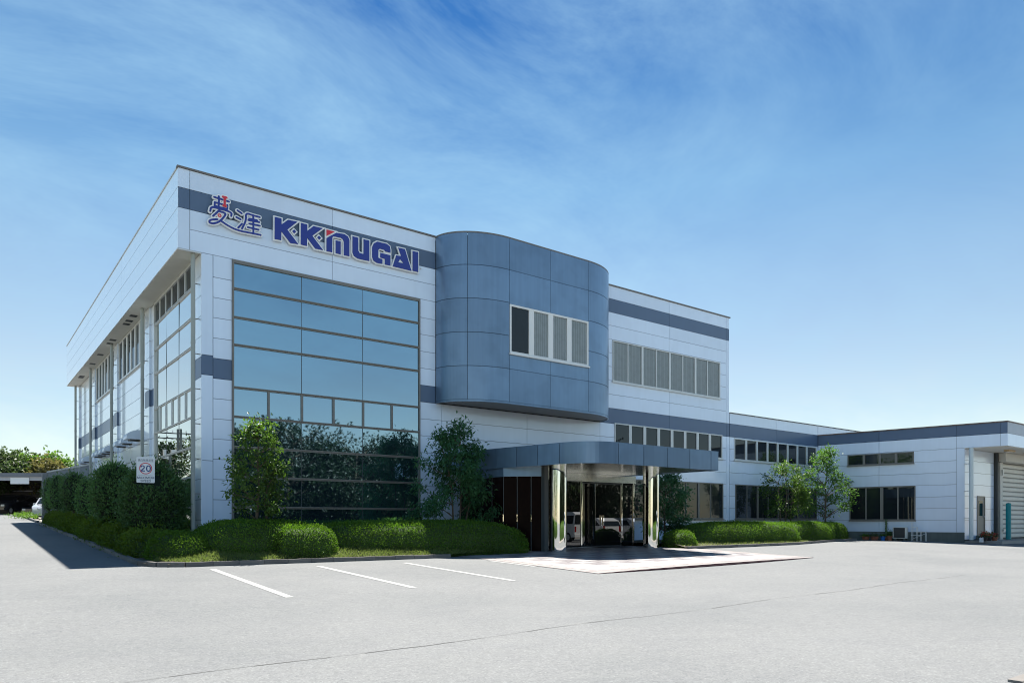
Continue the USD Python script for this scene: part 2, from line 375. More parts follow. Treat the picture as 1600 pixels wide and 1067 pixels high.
# ------------------------------------------------------------------ ground
gx = np.unique(np.concatenate([np.linspace(-400, -60, 12), np.linspace(-60, -4, 29), np.arange(-4, 8.01, 0.25), np.linspace(8, 60, 27), np.linspace(60, 400, 10)]))
gy = np.unique(np.concatenate([np.linspace(-200, -30, 9), np.linspace(-30, -13.2, 9), np.linspace(-13.2, -5.2, 9), np.linspace(-5.2, 43, 49), np.linspace(43, 400, 14)]))
asphalt = mat('asphalt', {
    'g': ('geometry', {}),
    'n1': ('noise_texture', {'scale': 42.0, 'detail': 3.0, 'roughness': 0.8}), 'r1': ('rgb_ramp', {'ramp': [(0.28, (0.06, 0.064, 0.066)), (0.42, (0.143, 0.149, 0.151)), (0.58, (0.162, 0.167, 0.168)), (0.66, (0.23, 0.233, 0.232)), (0.76, (0.4, 0.4, 0.395))]}),
    'n5': ('noise_texture', {'scale': 13.0, 'detail': 3.0, 'roughness': 0.7}), 'r5': ('rgb_ramp', {'ramp': [(0.3, (0.86, 0.86, 0.865)), (0.7, (1.12, 1.12, 1.12))]}),
    'n2': ('noise_texture', {'scale': 0.2, 'detail': 6.0, 'roughness': 0.6}), 'r2': ('rgb_ramp', {'ramp': [(0.32, (0.86, 0.875, 0.885)), (0.52, (1.0, 1.0, 1.0)), (0.72, (1.05, 1.05, 1.05))]}),
    'v': ('noise_texture', {'scale': 2.4, 'detail': 6.0, 'roughness': 0.75}), 'r4': ('rgb_ramp', {'ramp': [(0.35, (0.95, 0.95, 0.96)), (0.65, (1.04, 1.04, 1.03))]}),
    'm1': ('mix', {'mix_type': 'multiply', 'fac': 1.0}), 'm2': ('mix', {'mix_type': 'multiply', 'fac': 1.0}), 'm3': ('mix', {'mix_type': 'multiply', 'fac': 1.0}),
    'bm': ('bump', {'strength': 0.35, 'distance': 0.008}), 'p': ('principled_bsdf', {'roughness': 0.85, 'specular_ior_level': 0.3})},
    [('g.position', 'n1.vector'), ('n1.fac', 'r1.fac'), ('g.position', 'n2.vector'), ('n2.fac', 'r2.fac'), ('g.position', 'n5.vector'), ('n5.fac', 'r5.fac'),
     ('g.position', 'v.vector'), ('v.fac', 'r4.fac'), ('r1.color', 'm1.color1'), ('r2.color', 'm1.color2'), ('m1.color', 'm2.color1'), ('r5.color', 'm2.color2'), ('m2.color', 'm3.color1'), ('r4.color', 'm3.color2'),
     ('m3.color', 'p.base_color'), ('n1.fac', 'bm.height'), ('bm.normal', 'p.normal')], 'p.BSDF')
obj('ground', sheet(gx, gy, ground), asphalt, smooth=True, kind='structure')
seam_mat = paint('asphalt_joint', (0.12, 0.122, 0.122), 0.9, streak=0.25, scale=5)
sx = np.linspace(-7, 14.5, 60); sy = -16.38 + 0.045 * (sx + 4) + 0.05 * np.sin(sx * 1.3) + RNG.normal(0, 0.012, 60)
ms = []
for i in range(59):
    w = RNG.uniform(0.002, 0.011)
    ms.append(drape([(sx[i], sy[i] - w), (sx[i + 1], sy[i + 1] - w), (sx[i + 1], sy[i + 1] + w), (sx[i], sy[i] + w)], 0.004, 2, 2))
obj('pavement_joint', ms, seam_mat, kind='structure')

st = trimesh.creation.icosphere(1, 1.0)
st.apply_scale([0.11, 0.07, 0.018]); st.vertices += 0.12 * (meshkit.noise(np.asarray(st.vertices) * 14 + 9)[:, None] - .5) * [0.1, 0.1, 0.05]
st.apply_translation([-4.06, -16.62, float(ground(-4.06, -16.62)) + 0.012])
obj('stone_chip', st, paint('pale_stone', (0.42, 0.37, 0.27), 0.9, streak=0.2, scale=8), label='small flat pale stone lying on the asphalt at the left end of the long crack', cat='stone')
# parking lines
for (a, b), lab in zip([((-0.55, -5.74), (-0.78, -11.22)), ((1.86, -5.97), (1.68, -11.02)), ((4.22, -6.03), (4.12, -10.93)), ((6.74, -6.3), (6.74, -8.4))],
                       ('leftmost white parking line, nearest the building corner', 'second white parking line from the left, in front of the small leafy tree', 'third white parking line from the left, ending before the tiled apron', 'short worn white line along the left edge of the tiled apron')):
    w = 0.07
    o = obj('parking_line', drape([(a[0] - w, a[1]), (a[0] + w, a[1]), (b[0] + w, b[1]), (b[0] - w, b[1])], 0.005, 16, 3), M['line'], label=lab, cat='road marking', group='white parking lines before the hedge')

# planting beds and kerbs
def bank_left(x, y):
    return 0.22 * np.clip((np.asarray(y) + 4.8) / 0.55, 0, 1) * np.clip((np.asarray(x) + 1.6) / 1.5, 0, 1) * np.clip((9.9 - np.asarray(x)) / 3.5, 0, 1)
def bank_right(x, y):
    return 0.12 * np.clip((np.asarray(y) - np.interp(x, [17.0, 24.6, 30.8, 34], [-4.9, -4.65, -3.15, -2.6])) / 0.6, 0, 1)
def bed(poly, lift, name, m, kind='structure', bank=None):
    """Earth or turf inside a kerb, following the ground."""
    x0, y0, x1, y1 = poly.bounds
    st_ = 0.15 if bank is not None else 0.3
    xs = np.arange(x0, x1 + st_, st_); ys = np.arange(y0, y1 + st_, st_)
    me = sheet(xs, ys, (lambda x, y: ground(x, y) + lift) if bank is None else (lambda x, y: ground(x, y) + lift + bank(x, y)))
    c = me.triangles_center
    from shapely import contains_xy
    keep = contains_xy(poly, c[:, 0], c[:, 1])
    return obj(name, trimesh.Trimesh(me.vertices, np.asarray(me.faces)[keep], process=True), m, kind=kind)
cor = [(-1.75 + 0.9 * (1 - math.cos(t)), -4.9 + 0.9 * (1 - math.sin(t))) for t in np.linspace(0, PI / 2, 7)]
kl = [(-1.75, 22.6), (-1.75, 10)] + cor + [(6.35, -4.9)]
kr = [(17.0, -4.95), (19.7, -5.0), (24.6, -4.75), (28.0, -3.95), (30.8, -3.2), (34.0, -2.7)]
bed(Polygon(kl + [(6.35, -4.3), (9.9, -4.35), (9.9, 0.1), (0.66, 0.1), (0.66, 22.6)]), 0.07, 'planting_bed', M['soil'], bank=bank_left)
bed(Polygon(kr + [(34.3, 0.1), (17.0, 0.1)]), 0.07, 'planting_bed', M['soil'], bank=bank_right)
def kerb(path, name='kerb', piece=0.6, h=0.11, w=0.13):
    k = tag(UsdGeom.Xform.Define(stage, numbered('/World', name)), kind='structure')
    p = np.asarray(path, float)
    L = np.concatenate([[0], np.cumsum(np.linalg.norm(np.diff(p, axis=0), axis=1))])
    n = int(L[-1] / piece)
    for i in range(n):
        a, b = (np.array([np.interp(t, L, p[:, 0]), np.interp(t, L, p[:, 1])]) for t in (L[-1] * i / n, L[-1] * (i + 1) / n))
        d = (b - a) / np.linalg.norm(b - a); nn = np.array([-d[1], d[0]])
        a, b = a + d * 0.004, b - d * 0.004
        dz = RNG.uniform(-0.004, 0.004); off = RNG.uniform(-0.004, 0.004)
        v = []
        for q in (a, b):
            z = float(ground(*q)) + dz
            for o, zz in ((-w / 2, -0.1), (-w / 2 , h - 0.02), (-w / 2 + 0.02, h), (w / 2, h), (w / 2, -0.1)):
                qq = q + nn * (-(o + off))
                v.append([qq[0], qq[1], z + zz])
        f = []
        for j in range(4):
            f += [[j, j + 1, 5 + j + 1], [j, 5 + j + 1, 5 + j]]
        f += [[0, 2, 1], [0, 3, 2], [0, 4, 3], [5, 6, 7], [5, 7, 8], [5, 8, 9]]
        me = trimesh.Trimesh(v, f, process=False)
        me.fix_normals()
        obj('kerb_stone', me, M['kerb'][RNG.integers(3)], k)
kerb(kl)
kerb(kr)

# tiled apron before the entrance
def yw(x, y):
    return -1.95 + (np.asarray(y, float) + 1.95) * (1 - 0.0865 * np.clip((np.asarray(x, float) - 6.82) / 10.58, 0, 1) ** 2)
def zap(x, y):
    x, y = np.asarray(x, float), np.asarray(y, float)
    h = 0.012 + 0.055 * np.sin(PI * np.clip((x - 6.82) / 10.6, 0, 1)) ** 0.8 * np.clip((-y - 7.6) / 3.0, 0, 1)
    base = np.where(y < -5.2, ground(x, y), 0.0)
    return base + np.where(y < -5.2, h, 0.012 + 0.03 * np.clip((y + 5.2) / 1.5, 0, 1))
tile_l = [paint(f'apron_tile_light_{k}', np.array([0.285, 0.272, 0.272]) * s, 0.6, streak=0.12, scale=3) for k, s in (('a', 1.0), ('b', 0.93))]
tile_d = [paint(f'apron_tile_dark_{k}', np.array([0.135, 0.12, 0.128]) * s, 0.6, streak=0.15, scale=3) for k, s in (('a', 1.0), ('b', 1.15))]
tile_e = paint('apron_edge_tile', (0.245, 0.215, 0.208), 0.6, streak=0.15, scale=3)
apron = tag(UsdGeom.Xform.Define(stage, '/World/entrance_paving'), kind='structure')
kerb_edge = paint('apron_edge', (0.13, 0.055, 0.055), 0.7, streak=0.25, scale=4)
ax = np.linspace(6.82, 17.4, 30); ay = np.linspace(-10.65, -1.95, 26)
pb = sheet(ax, ay, lambda x, y: zap(x, yw(x, y)) - 0.006)
pb.vertices[:, 1] = yw(pb.vertices[:, 0], pb.vertices[:, 1])
obj('paving_base', pb, paint('tile_grout', (0.17, 0.15, 0.15), 0.8), apron, smooth=True)
ms = []
for i in range(29):
    for (xa, ya), (xb, yb) in (((ax[i], float(yw(ax[i], -10.65))), (ax[i + 1], float(yw(ax[i + 1], -10.65)))),):
        ms.append(trimesh.Trimesh([[xa, ya, zap(xa, ya) - 0.3], [xb, yb, zap(xb, yb) - 0.3], [xb, yb, zap(xb, yb)], [xa, ya, zap(xa, ya)]], [[0, 1, 2], [0, 2, 3]], process=False))
for i in range(25):
    ya, yb = float(yw(17.4, ay[i])), float(yw(17.4, ay[i + 1]))
    ms.append(trimesh.Trimesh([[17.4, ya, zap(17.4, ya) - 0.3], [17.4, yb, zap(17.4, yb) - 0.3], [17.4, yb, zap(17.4, yb)], [17.4, ya, zap(17.4, ya)]], [[0, 1, 2], [0, 2, 3]], process=False))
obj('edge_strip', ms, kerb_edge, apron)
def tile(x0, x1, y0, y1, m, name='tile'):
    g = 0.008
    x0, x1, y0, y1 = x0 + g, x1 - g, y0 + g, y1 - g
    t = RNG.uniform(0, 0.002); v = []
    for z in (-0.03, t):
        for x, y in ((x0, y0), (x1, y0), (x1, y1), (x0, y1)):
            y_ = float(yw(x, y))
            v.append([x, y_, float(zap(x, y_)) + z])
    f = [[4, 5, 6], [4, 6, 7], [0, 1, 5], [0, 5, 4], [1, 2, 6], [1, 6, 5], [2, 3, 7], [2, 7, 6], [3, 0, 4], [3, 4, 7]]
    obj(name, trimesh.Trimesh(v, f, process=False), m, apron)
T = 0.6
for i in range(16):
    for j in range(14):
        x0, y0 = 7.22 + i * T, -10.2 + j * T
        if y0 + T > -1.95 or (y0 > -4.6 and x0 < 9.9) or (y0 > -3.9 and x0 < 11.0):
            continue
        dk = (i + j) % 2 == 0 and j > 1 and i > 0
        use = tile_d if dk else tile_l
        tile(x0, x0 + T, y0, y0 + T, use[RNG.integers(2)])
for i in range(26):
    tile(6.82 + i * .4069, 6.82 + (i + 1) * .4069, -10.65, -10.21, tile_e, 'edge_tile')
for j in range(13):
    tile(6.82, 7.21, -10.2 + j * .41, -9.79 + j * .41, tile_e, 'edge_tile'); tile(16.83, 17.4, -10.2 + j * .41, -9.79 + j * .41, tile_e, 'edge_tile')

# kerb and brick pavement at the near right edge
kerb([(40, -20.78), (1.75, -20.78)], 'kerb', piece=1.0, h=0.025, w=0.12)
pv = tag(UsdGeom.Xform.Define(stage, '/World/brick_pavement'), kind='structure')
obj('pavement_base', sheet(np.linspace(1.7, 40, 14), np.linspace(-23.5, -20.86, 4), lambda x, y: ground(x, y) + 0.008), paint('brick_sand', (0.3, 0.27, 0.25), 0.9), pv)
bm_ = [paint(f'paver_{k}', c, 0.8, streak=0.15, scale=4) for k, c in (('a', (0.42, 0.33, 0.3)), ('b', (0.48, 0.42, 0.38)), ('c', (0.36, 0.27, 0.25)))]
for i in range(24):
    for j in range(6):
        x0, y0 = 1.75 + i * 0.2, -20.98 - j * 0.1
        z = float(ground(x0, y0)) + 0.022
        obj('paver', bx(x0 + .004 + (j % 2) * .1, x0 + .196 + (j % 2) * .1, y0 + .004, y0 + .096, z - .04, z + RNG.uniform(0, .003)), bm_[RNG.integers(3)], pv)

# ------------------------------------------------------------------ the main office building
B = thing('office_building', 'large two storey grey panelled office with blue curved bay and mirrored curtain wall', 'office building')
obj('wall', [bx(0.69, 26.44, 0.04, 27.6, -0.4, 11.45), bx(0.03, 0.69, 0.045, 27.8, 9.17, 11.45)], M['joint'], B)
obj('wall', bx(26.44, 44.0, 0.04, 22, -0.4, 6.6), M['joint'], B)
Z = ZG
top = [9.13, 9.745, 10.33, 10.93, 11.5]
panels(B, FRONT, [0.0, 0.33], [9.13, 10.33, 10.93, 11.5], band=(10.33,))
panels(B, FRONT, [0.33, 4.81, 8.83], top, band=(10.33,))
cw = (1.55, 0.35, 8.17, 9.13)
panels(B, FRONT, [0.65, 0.99], [-0.15, 2.9, 5.48, 6.08, 9.13], band=(5.48,))
panels(B, FRONT, [0.99, 1.55], Z[:14] + [9.13], band=(Z[8],))
panels(B, FRONT, [8.17, 8.83], Z[8:14] + [9.13], band=(Z[8],))
Z8 = Z[8]
panels(B, FRONT, [8.17, 9.1], Z[:8] + [Z8])
panels(B, FRONT, [9.1, 13.14, 17.22], Z[:8] + [Z8])
w2 = (18.11, 4.24, 25.83, 5.44); w3 = (17.97, 7.28, 25.66, 9.11); w1 = (18.2, 1.17, 25.91, 2.98)
panels(B, FRONT, [17.25, 21.8, 26.18], [Z8, 6.08, 6.69, 7.3, 7.92, 8.53, 9.13, 9.745, 10.33, 10.93, 11.5], [w3], band=(5.47, 10.33))
panels(B, FRONT, [26.18, 26.42], [Z8, 6.08, 10.33, 10.93, 11.5], band=(Z8, 10.33))
panels(B, FRONT, [17.22, 21.8, 26.18], Z[:8] + [Z8], [w2, w1])
panels(B, FRONT, [26.18, 26.44], [-0.15, Z8])
lu = (26.84, 4.24, 34.68, 5.36); ll = (26.93, 1.17, 34.72, 2.97)
panels(B, FRONT, [26.46, 30.69, 34.86], Z[:9] + [6.08, 6.62], [lu, ll], band=(5.4,))
panels(B, FRONT, [34.89, 38.6, 42.5], [6.1, 6.62])
# copings
obj('coping', [bx(-0.03, 26.5, -0.035, 0.12, 11.5, 11.555), bx(26.38, 26.5, 0.12, 27.7, 11.5, 11.555)], M['coping'], B)
obj('coping', bx(26.5, 44, -0.035, 0.12, 6.62, 6.665), M['coping'], B)
obj('coping', bx(-0.02, 0.12, 0.121, 27.83, 11.5, 11.552), M['silver'], B, label='pale metal coping along the left roof edge')
# left side under the eaves
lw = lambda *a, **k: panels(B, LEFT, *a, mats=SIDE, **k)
lrows = [-0.1] + Z[1:14] + [9.13]
panels(B, FASC, [0.0, 9.3, 18.6, 27.83], [9.13, 9.745, 10.33, 10.93, 11.5], mats=SIDE)
lw([0.0, 0.88], lrows, band=(Z8,))
lw([6.42, 7.1], lrows, band=(Z8,))
obj('pier', [LEFT.box(a, b, -0.03, 0.04, -0.2, 9.12) for a, b in ((7.12, 7.88), (14.12, 14.88), (20.92, 21.68), (27.2, 27.6))], M['joint'], B)
for a, b in ((7.1, 7.9), (14.1, 14.9), (20.9, 21.7), (27.18, 27.62)):
    lw([a, b], lrows, band=(Z8,), d=0.075)
    panels(B, Frame((0.65, a), (-1, 0), (0, -1)), [-0.03, 0.074], lrows, band=(Z8,), d=0.004, name='pier_panel')
wl2 = (8.3, 7.35, 14.0, 9.1); wl3 = (15.2, 7.35, 20.8, 9.1)
lw([7.9, 11.0, 14.1], lrows, [wl2]); lw([14.9, 17.9, 20.9], lrows, [wl3], band=(Z8,)); lw([21.7, 24.4, 27.18], lrows, band=(Z8,))  # second bay drawn without the dark band, its pale panels imitate glare
obj('eaves_soffit', bx(0.035, 0.645, 0.035, 27.8, 9.132, 9.168), M['soffit'], B)
obj('eaves_trim', bx(0.0, 0.65, -0.012, 0.03, 9.085, 9.126), M['silver'], B)
for y in (8.6, 9.5, 10.1, 13.4, 14.2, 17.0, 19.6, 23.6):
    obj('soffit_vent', bx(0.2, 0.45, y, y + 0.3 + 0.5 * (y > 23), 9.118, 9.1315), M['vent'], B)
# left curtain wall
def curtain(fr, s0, s1, zs, cols, strips, glass, frame, tbar=0.045, closed=True, name='curtain_wall', top_glass=None):
    """zs: transom heights from the top down; strips: {row: sash edges} where thick mullions divide a row; cols: the silicone joints."""
    ring = sbox(s0, zs[-1], s1, zs[0]).difference(sbox(s0 + 0.05, zs[-1] + 0.05, s1 - 0.05, zs[0] - 0.1))
    c = obj(name, fr.plate(ring, -0.06, 0.05), frame, B)
    for z in zs[1:-1]:
        obj('transom', [fr.box(s0 + 0.051, s1 - 0.051, -0.04, 0.05, z + 0.008, z + tbar), fr.box(s0 + 0.051, s1 - 0.051, -0.04, 0.036, z - tbar, z - 0.008), fr.box(s0 + 0.051, s1 - 0.051, -0.04, 0.02, z - 0.008, z + 0.008)], frame, c)
    for r in range(len(zs) - 1):
        za, zb = zs[r] - (0.1 if r == 0 else tbar), zs[r + 1] + tbar
        ed = strips.get(r, cols)
        for i in range(len(ed) - 1):
            a, b = ed[i] + 0.008, ed[i + 1] - 0.008
            v = RNG.uniform(-0.006, 0.006, 2)
            obj('pane', fr.place(trimesh.Trimesh([[a, v[0], zb - .01], [b, -v[0], zb - .01], [b, -v[0] + v[1], za + .01], [a, v[0] + v[1], za + .01]], [[0, 2, 1], [0, 3, 2]], process=False)), top_glass if (r == 0 and top_glass) else glass, c)
        if r in strips:
            for e in ed[1:-1]:
                obj('mullion', fr.box(e - 0.035, e + 0.035, -0.02, 0.04, zb + .001, za - .001), frame, c)
        else:
            for e in ed[1:-1]:
                obj('silicone_joint', fr.box(e - 0.009, e + 0.009, -0.02, 0.006, zb + .001, za - .001), M['vent'], c)
    return c
six = [1.6, 2.67, 3.76, 4.85, 5.93, 7.03, 8.12]
curtain(FRONT, 1.55, 8.17, [9.12, 8.23, 7.35, 6.5, 5.19, 4.29, 3.36, 2.44, 1.5, 0.36], [1.6, 3.75, 5.92, 8.12], {4: six}, M['glass'], M['bronze'], tbar=0.036)
sixl = [0.93, 1.83, 2.76, 3.69, 4.59, 5.54, 6.37]
curtain(LEFT, 0.88, 6.42, [9.125, 8.3, 7.38, 6.48, 5.2, 4.3, 3.36, 2.44, 1.5, 0.36], [0.93, 2.76, 4.59, 6.37], {0: sixl, 4: sixl}, M['side_glass'], M['silver'], tbar=0.026, name='curtain_wall', top_glass=M['dark_glass'])
window(B, LEFT, 8.3, 14.0, 7.35, 9.1, 6, M['white'], M['dark_glass'], mull=0.09, double=(1, 2, 3, 4, 5))
window(B, LEFT, 15.2, 20.8, 7.35, 9.1, 6, M['white'], M['dark_glass'], mull=0.09, double=(1, 2, 3, 4, 5))
# front windows
window(B, FRONT, *[w3[k] for k in (0, 2, 1, 3)], 8, M['silver'], M['pane'], mull=0.06, double=(2, 4, 6), blinds=range(8))
window(B, FRONT, *[w2[k] for k in (0, 2, 1, 3)], 8, M['silver'], M['dark_glass'], mull=0.09, double=(1, 2, 3, 4, 5, 6, 7))
window(B, FRONT, *[w1[k] for k in (0, 2, 1, 3)], 8, M['bronze'], M['dark_glass'], mull=0.06, double=(2, 4, 6))
window(B, FRONT, *[lu[k] for k in (0, 2, 1, 3)], 8, M['silver'], M['dark_glass'], mull=0.08, double=(1, 2, 3, 4, 5, 6, 7))
window(B, FRONT, *[ll[k] for k in (0, 2, 1, 3)], 8, M['bronze'], M['dark_glass'], mull=0.06, double=(2, 4, 6))
# downpipes on the left side
for (x, y, zb) in ((0.45, 0.13, 0.1), (0.4, 7.42, 0.35), (0.4, 14.4, 0.55), (0.4, 21.05, 0.8), (0.4, 27.25, 1.0)):
    p = obj('downpipe', cyl((x, y, zb), (x, y, 9.12), 0.062, 14), M['pipe'], B, smooth=40)
    for z in np.arange(1.9, 9.0, 1.05):
        obj('bracket', bx(x + 0.02, 0.655, y - 0.012, y + 0.012, z - 0.012, z + 0.012), M['bronze'], p)
        if int(z) % 3 == 0:
            obj('collar', cyl((x, y, z + .3), (x, y, z + .36), 0.07, 14), M['pipe'], p, smooth=40)
# vent hoods
for y in (9.0, 10.9, 12.3, 15.3, 16.5, 17.7, 18.8, 22.8, 24.2):
    big = 1.25 if y < 9.5 else 1.0
    t = np.linspace(0, PI / 2, 7)
    prof = [(0, 0.0)] + [(0.42 * big * math.cos(a), 0.12 + 0.26 * big * math.sin(a)) for a in t] + [(0, 0.12 + 0.26 * big)]
    prof = [(0, 0), (0.42 * big, 0.0)] + [(0.42 * big * math.cos(a), 0.08 + 0.24 * big * math.sin(a)) for a in t]
    poly = Polygon(prof)
    m = trimesh.creation.extrude_polygon(poly, 0.62 * big, engine='earcut')
    v = np.asarray(m.vertices)
    m = trimesh.Trimesh(np.column_stack([0.648 - v[:, 0], y + v[:, 2], 4.32 + v[:, 1]]), np.asarray(m.faces), process=False); m.fix_normals()
    h = obj('vent_hood', m, M['hood'], B, smooth=25)
    obj('hood_grille', bx(0.648 - 0.3 * big, 0.64, y + 0.12, y + 0.48 * big, 4.28, 4.318), M['vent'], h)
obj('alarm_bell', cyl((0.65, 26.2, 2.9), (0.55, 26.2, 2.9), 0.09, 12), M['vent'], B)

# curved blue bay
bay = thing('bay', parent=B)
arcL = [(11.05 - 2.21 * math.cos(t), -1.6 * math.sin(t)) for t in np.linspace(0, PI / 2, 25)]
arcR = [(15.03 + 2.21 * math.sin(t), -1.6 * math.cos(t)) for t in np.linspace(0, PI / 2, 25)]
outline = arcL + arcR
core = Polygon(outline + [(17.24, 0.039), (8.84, 0.039)]).buffer(-0.075, join_style=2)
obj('bay_core', prism(core, 5.5, 11.44), M['joint'], bay)
rows = [5.47, 6.69, 7.91, 9.13, 10.34, 11.5]
def cum(p):
    return np.concatenate([[0], np.cumsum(np.linalg.norm(np.diff(np.asarray(p), axis=0), axis=1))])
def bay_panel(path, a, b, z0, z1):
    g = 0.009
    obj('bay_panel', strip(along(path, a + g, b - g), z0 + g, z1 - g, 0.03), BAY[RNG.integers(3)], bay, smooth=30)
LL, LR = cum(arcL), cum(arcR)
for z0, z1 in zip(rows[:-1], rows[1:]):
    bay_panel(arcL, 0, LL[12], z0, z1); bay_panel(arcL, LL[12], LL[-1], z0, z1)
    bay_panel(arcR, 0, LR[12], z0, z1); bay_panel(arcR, LR[12], LR[-1], z0, z1)
BF = Frame((0, -1.6), (1, 0), (0, -1))
bw = (11.06, 7.28, 15.02, 9.08)
panels(bay, BF, [11.05, 13.04, 15.03], [5.47, 6.69, 7.28], mats=BAY, name='bay_panel'); panels(bay, BF, [11.05, 13.04, 15.03], [9.08, 10.34, 11.5], mats=BAY, name='bay_panel')
full = outline
obj('bay_rim', [strip(along(full, 0, cum(full)[-1], .1) * 1.0, 11.5, 11.55, 0.1)], M['coping'], bay, smooth=30)
obj('bay_skirt', [strip(along(full, 0, cum(full)[-1], .1), 5.40, 5.468, 0.04)], BAY[1], bay, smooth=30)
obj('bay_soffit', prism(Polygon(outline + [(17.24, -0.002), (8.84, -0.002)]).buffer(-0.045, join_style=2), 5.43, 5.465), paint('bay_underside', (0.17, 0.18, 0.19), 0.5, streak=0.1), bay)
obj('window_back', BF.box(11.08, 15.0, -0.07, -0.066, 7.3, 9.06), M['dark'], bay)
pn = window(bay, BF, bw[0], bw[2], bw[1], bw[3], 4, M['white'], M['pane'], thick=0.07, mull=0.12, double=(1, 2, 3), lip=0.012, depth=0.06, blinds=(1, 2, 3), sill=True)

# entrance: canopy, columns, vestibule
can = thing('canopy', parent=B)
P0, P1, P2, P3, P4 = (np.array(p) for p in ((16.75, -6.6), (11.7, -6.6), (10.2, -5.4), (9.7, -2.6), (9.2, 0.0)))
ctrl = np.array((10.41, -6.6))
arc = [(1 - t) ** 2 * P1 + 2 * t * (1 - t) * ctrl + t * t * P2 for t in np.linspace(0, 1, 15)]
cpath = np.array([P4, P3] + arc[::-1] + [P0])
CL = cum(cpath)
zb, zt = 2.9, 3.56
ccore = Polygon(list(map(tuple, cpath)) + [(16.75, -0.003)]).buffer(-0.045, join_style=2)
obj('canopy_core', prism(ccore, zb + 0.06, zt - 0.02), M['joint'], can)
obj('ceiling', prism(ccore, zb + 0.03, zb + 0.058), M['ceiling'], can)
obj('roof_sheet', prism(Polygon(list(map(tuple, cpath)) + [(16.75, -0.003)]).buffer(-0.005, join_style=2), zt - 0.018, zt - 0.003), M['coping'], can)
s_end = CL[-1]
ce = sorted(s_end - (16.75 - x) for x in (16.75, 16.32, 15.15, 13.98, 12.81, 11.64))
s3 = CL[1]
edges = [0.0, 0.9, 1.75, s3, s3 + 0.95, s3 + 1.9, s3 + 2.82] + ce
for a, b in zip(edges[:-1], edges[1:]):
    obj('fascia_panel', strip(along(cpath, a + .012, b - .012), zb, zt, 0.035), BAY[RNG.integers(3)], can, smooth=30)
obj('fascia_cap', strip(along(cpath, 0, s_end, .1) , zt, zt + 0.03, 0.06), BAY[1], can, smooth=30)
side = [(16.75, -6.6), (16.75, -0.01)]
for a, b in ((0, 1.3), (1.3, 2.6), (2.6, 3.9), (3.9, 5.2), (5.2, 6.58)):
    obj('fascia_panel', strip(along(side, a + .012, b - .012, 1.0), zb, zt, 0.035), BAY[RNG.integers(3)], can)
for (x, y) in ((11.3, -4.02), (16.3, -3.78)):
    zf = float(zap(x, y))
    c = obj('column', cyl((x, y, zf), (x, y, zb + 0.03), 0.315, 40), M['steel'], B, smooth=40)
    obj('column_base', cyl((x, y, zf - 0.02), (x, y, zf + 0.05), 0.32, 40), M['steel'], c, smooth=40)
ves = thing('vestibule', parent=B)
V = [np.array(p) for p in ((9.95, -0.02), (9.8, -2.9), (10.82, -3.92))]
def seg_frame(a, b):
    d = (b - a) / np.linalg.norm(b - a)
    return Frame(tuple(a), tuple(d), (d[1], -d[0])), float(np.linalg.norm(b - a))
fr1, l1 = seg_frame(V[0], V[1])
fr2, l2 = seg_frame(V[1], V[2])
for fr, l, n in ((fr1, l1, 4), (fr2, l2, 3)):
    for k in range(n):
        a, b = l * k / n, l * (k + 1) / n
        obj('granite_panel', fr.box(a + .02, b - .02, -0.05, 0.0, 0.0, 2.6), M['granite'], ves)
        obj('mullion', fr.box(a - .012, a + .012, -0.05, 0.02, 0.0, 2.6), M['vent'], ves)
        obj('handle', fr.box(a - .014, a + .014, 0.021, 0.05, 1.05, 1.3), M['steel'], ves)
    obj('bulkhead', fr.box(0, l, -0.06, 0.01, 2.605, 2.925), BAY[0], ves)
obj('jamb', bx(10.72, 10.9, -4.0, -3.82, 0.0, 2.925), M['vent'], ves)
DF = Frame((0, -2.0), (1, 0), (0, -1))
obj('granite_panel', [bx(10.84, 10.88, -3.82, -2.0, 0, 2.6)], M['granite'], ves)
obj('lintel', [DF.box(10.88, 17.3, -0.1, 0.05, 2.62, 2.925)], M['ceiling'], ves)
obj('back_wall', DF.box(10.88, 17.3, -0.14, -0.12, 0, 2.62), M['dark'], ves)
obj('side_wall', bx(17.25, 17.3, -1.95, -0.01, 0, 2.92), M['granite'], ves)
xs = [11.0, 14.26, 16.5, 17.2]
for a, b in zip(xs[:-1], xs[1:]):
    main = abs(a - 14.26) < .01
    dr = obj('entrance_door' if main else 'side_light', [DF.box(a + .04, b - .04, -0.02, 0.0, 0.09, 2.55 if main else 2.6)], M['door_glass'], ves)
    if main:
        obj('door_rail', [DF.box(a + .04, b - .04, -0.03, 0.012, 0.055, 0.088), DF.box(a + .04, b - .04, -0.03, 0.012, 2.551, 2.6)], M['vent'], dr)
        obj('handle', [DF.box(15.30, 15.33, 0.01, 0.05, 0.9, 1.3), DF.box(15.43, 15.46, 0.01, 0.05, 0.9, 1.3)], M['steel'], dr)
for x in xs:
    obj('door_post', [DF.box(x - .03, x + .03, -0.02, 0.03, 0.05, 2.61)], M['steel'], ves)
obj('threshold', DF.box(10.9, 17.25, -0.1, 0.1, 0.0, 0.05), M['silver'], ves)
obj('door_mat', bx(14.6, 16.2, -2.9, -2.15, 0.06, 0.075), plain('door_mat', (0.05, 0.05, 0.055), 0.95), apron)
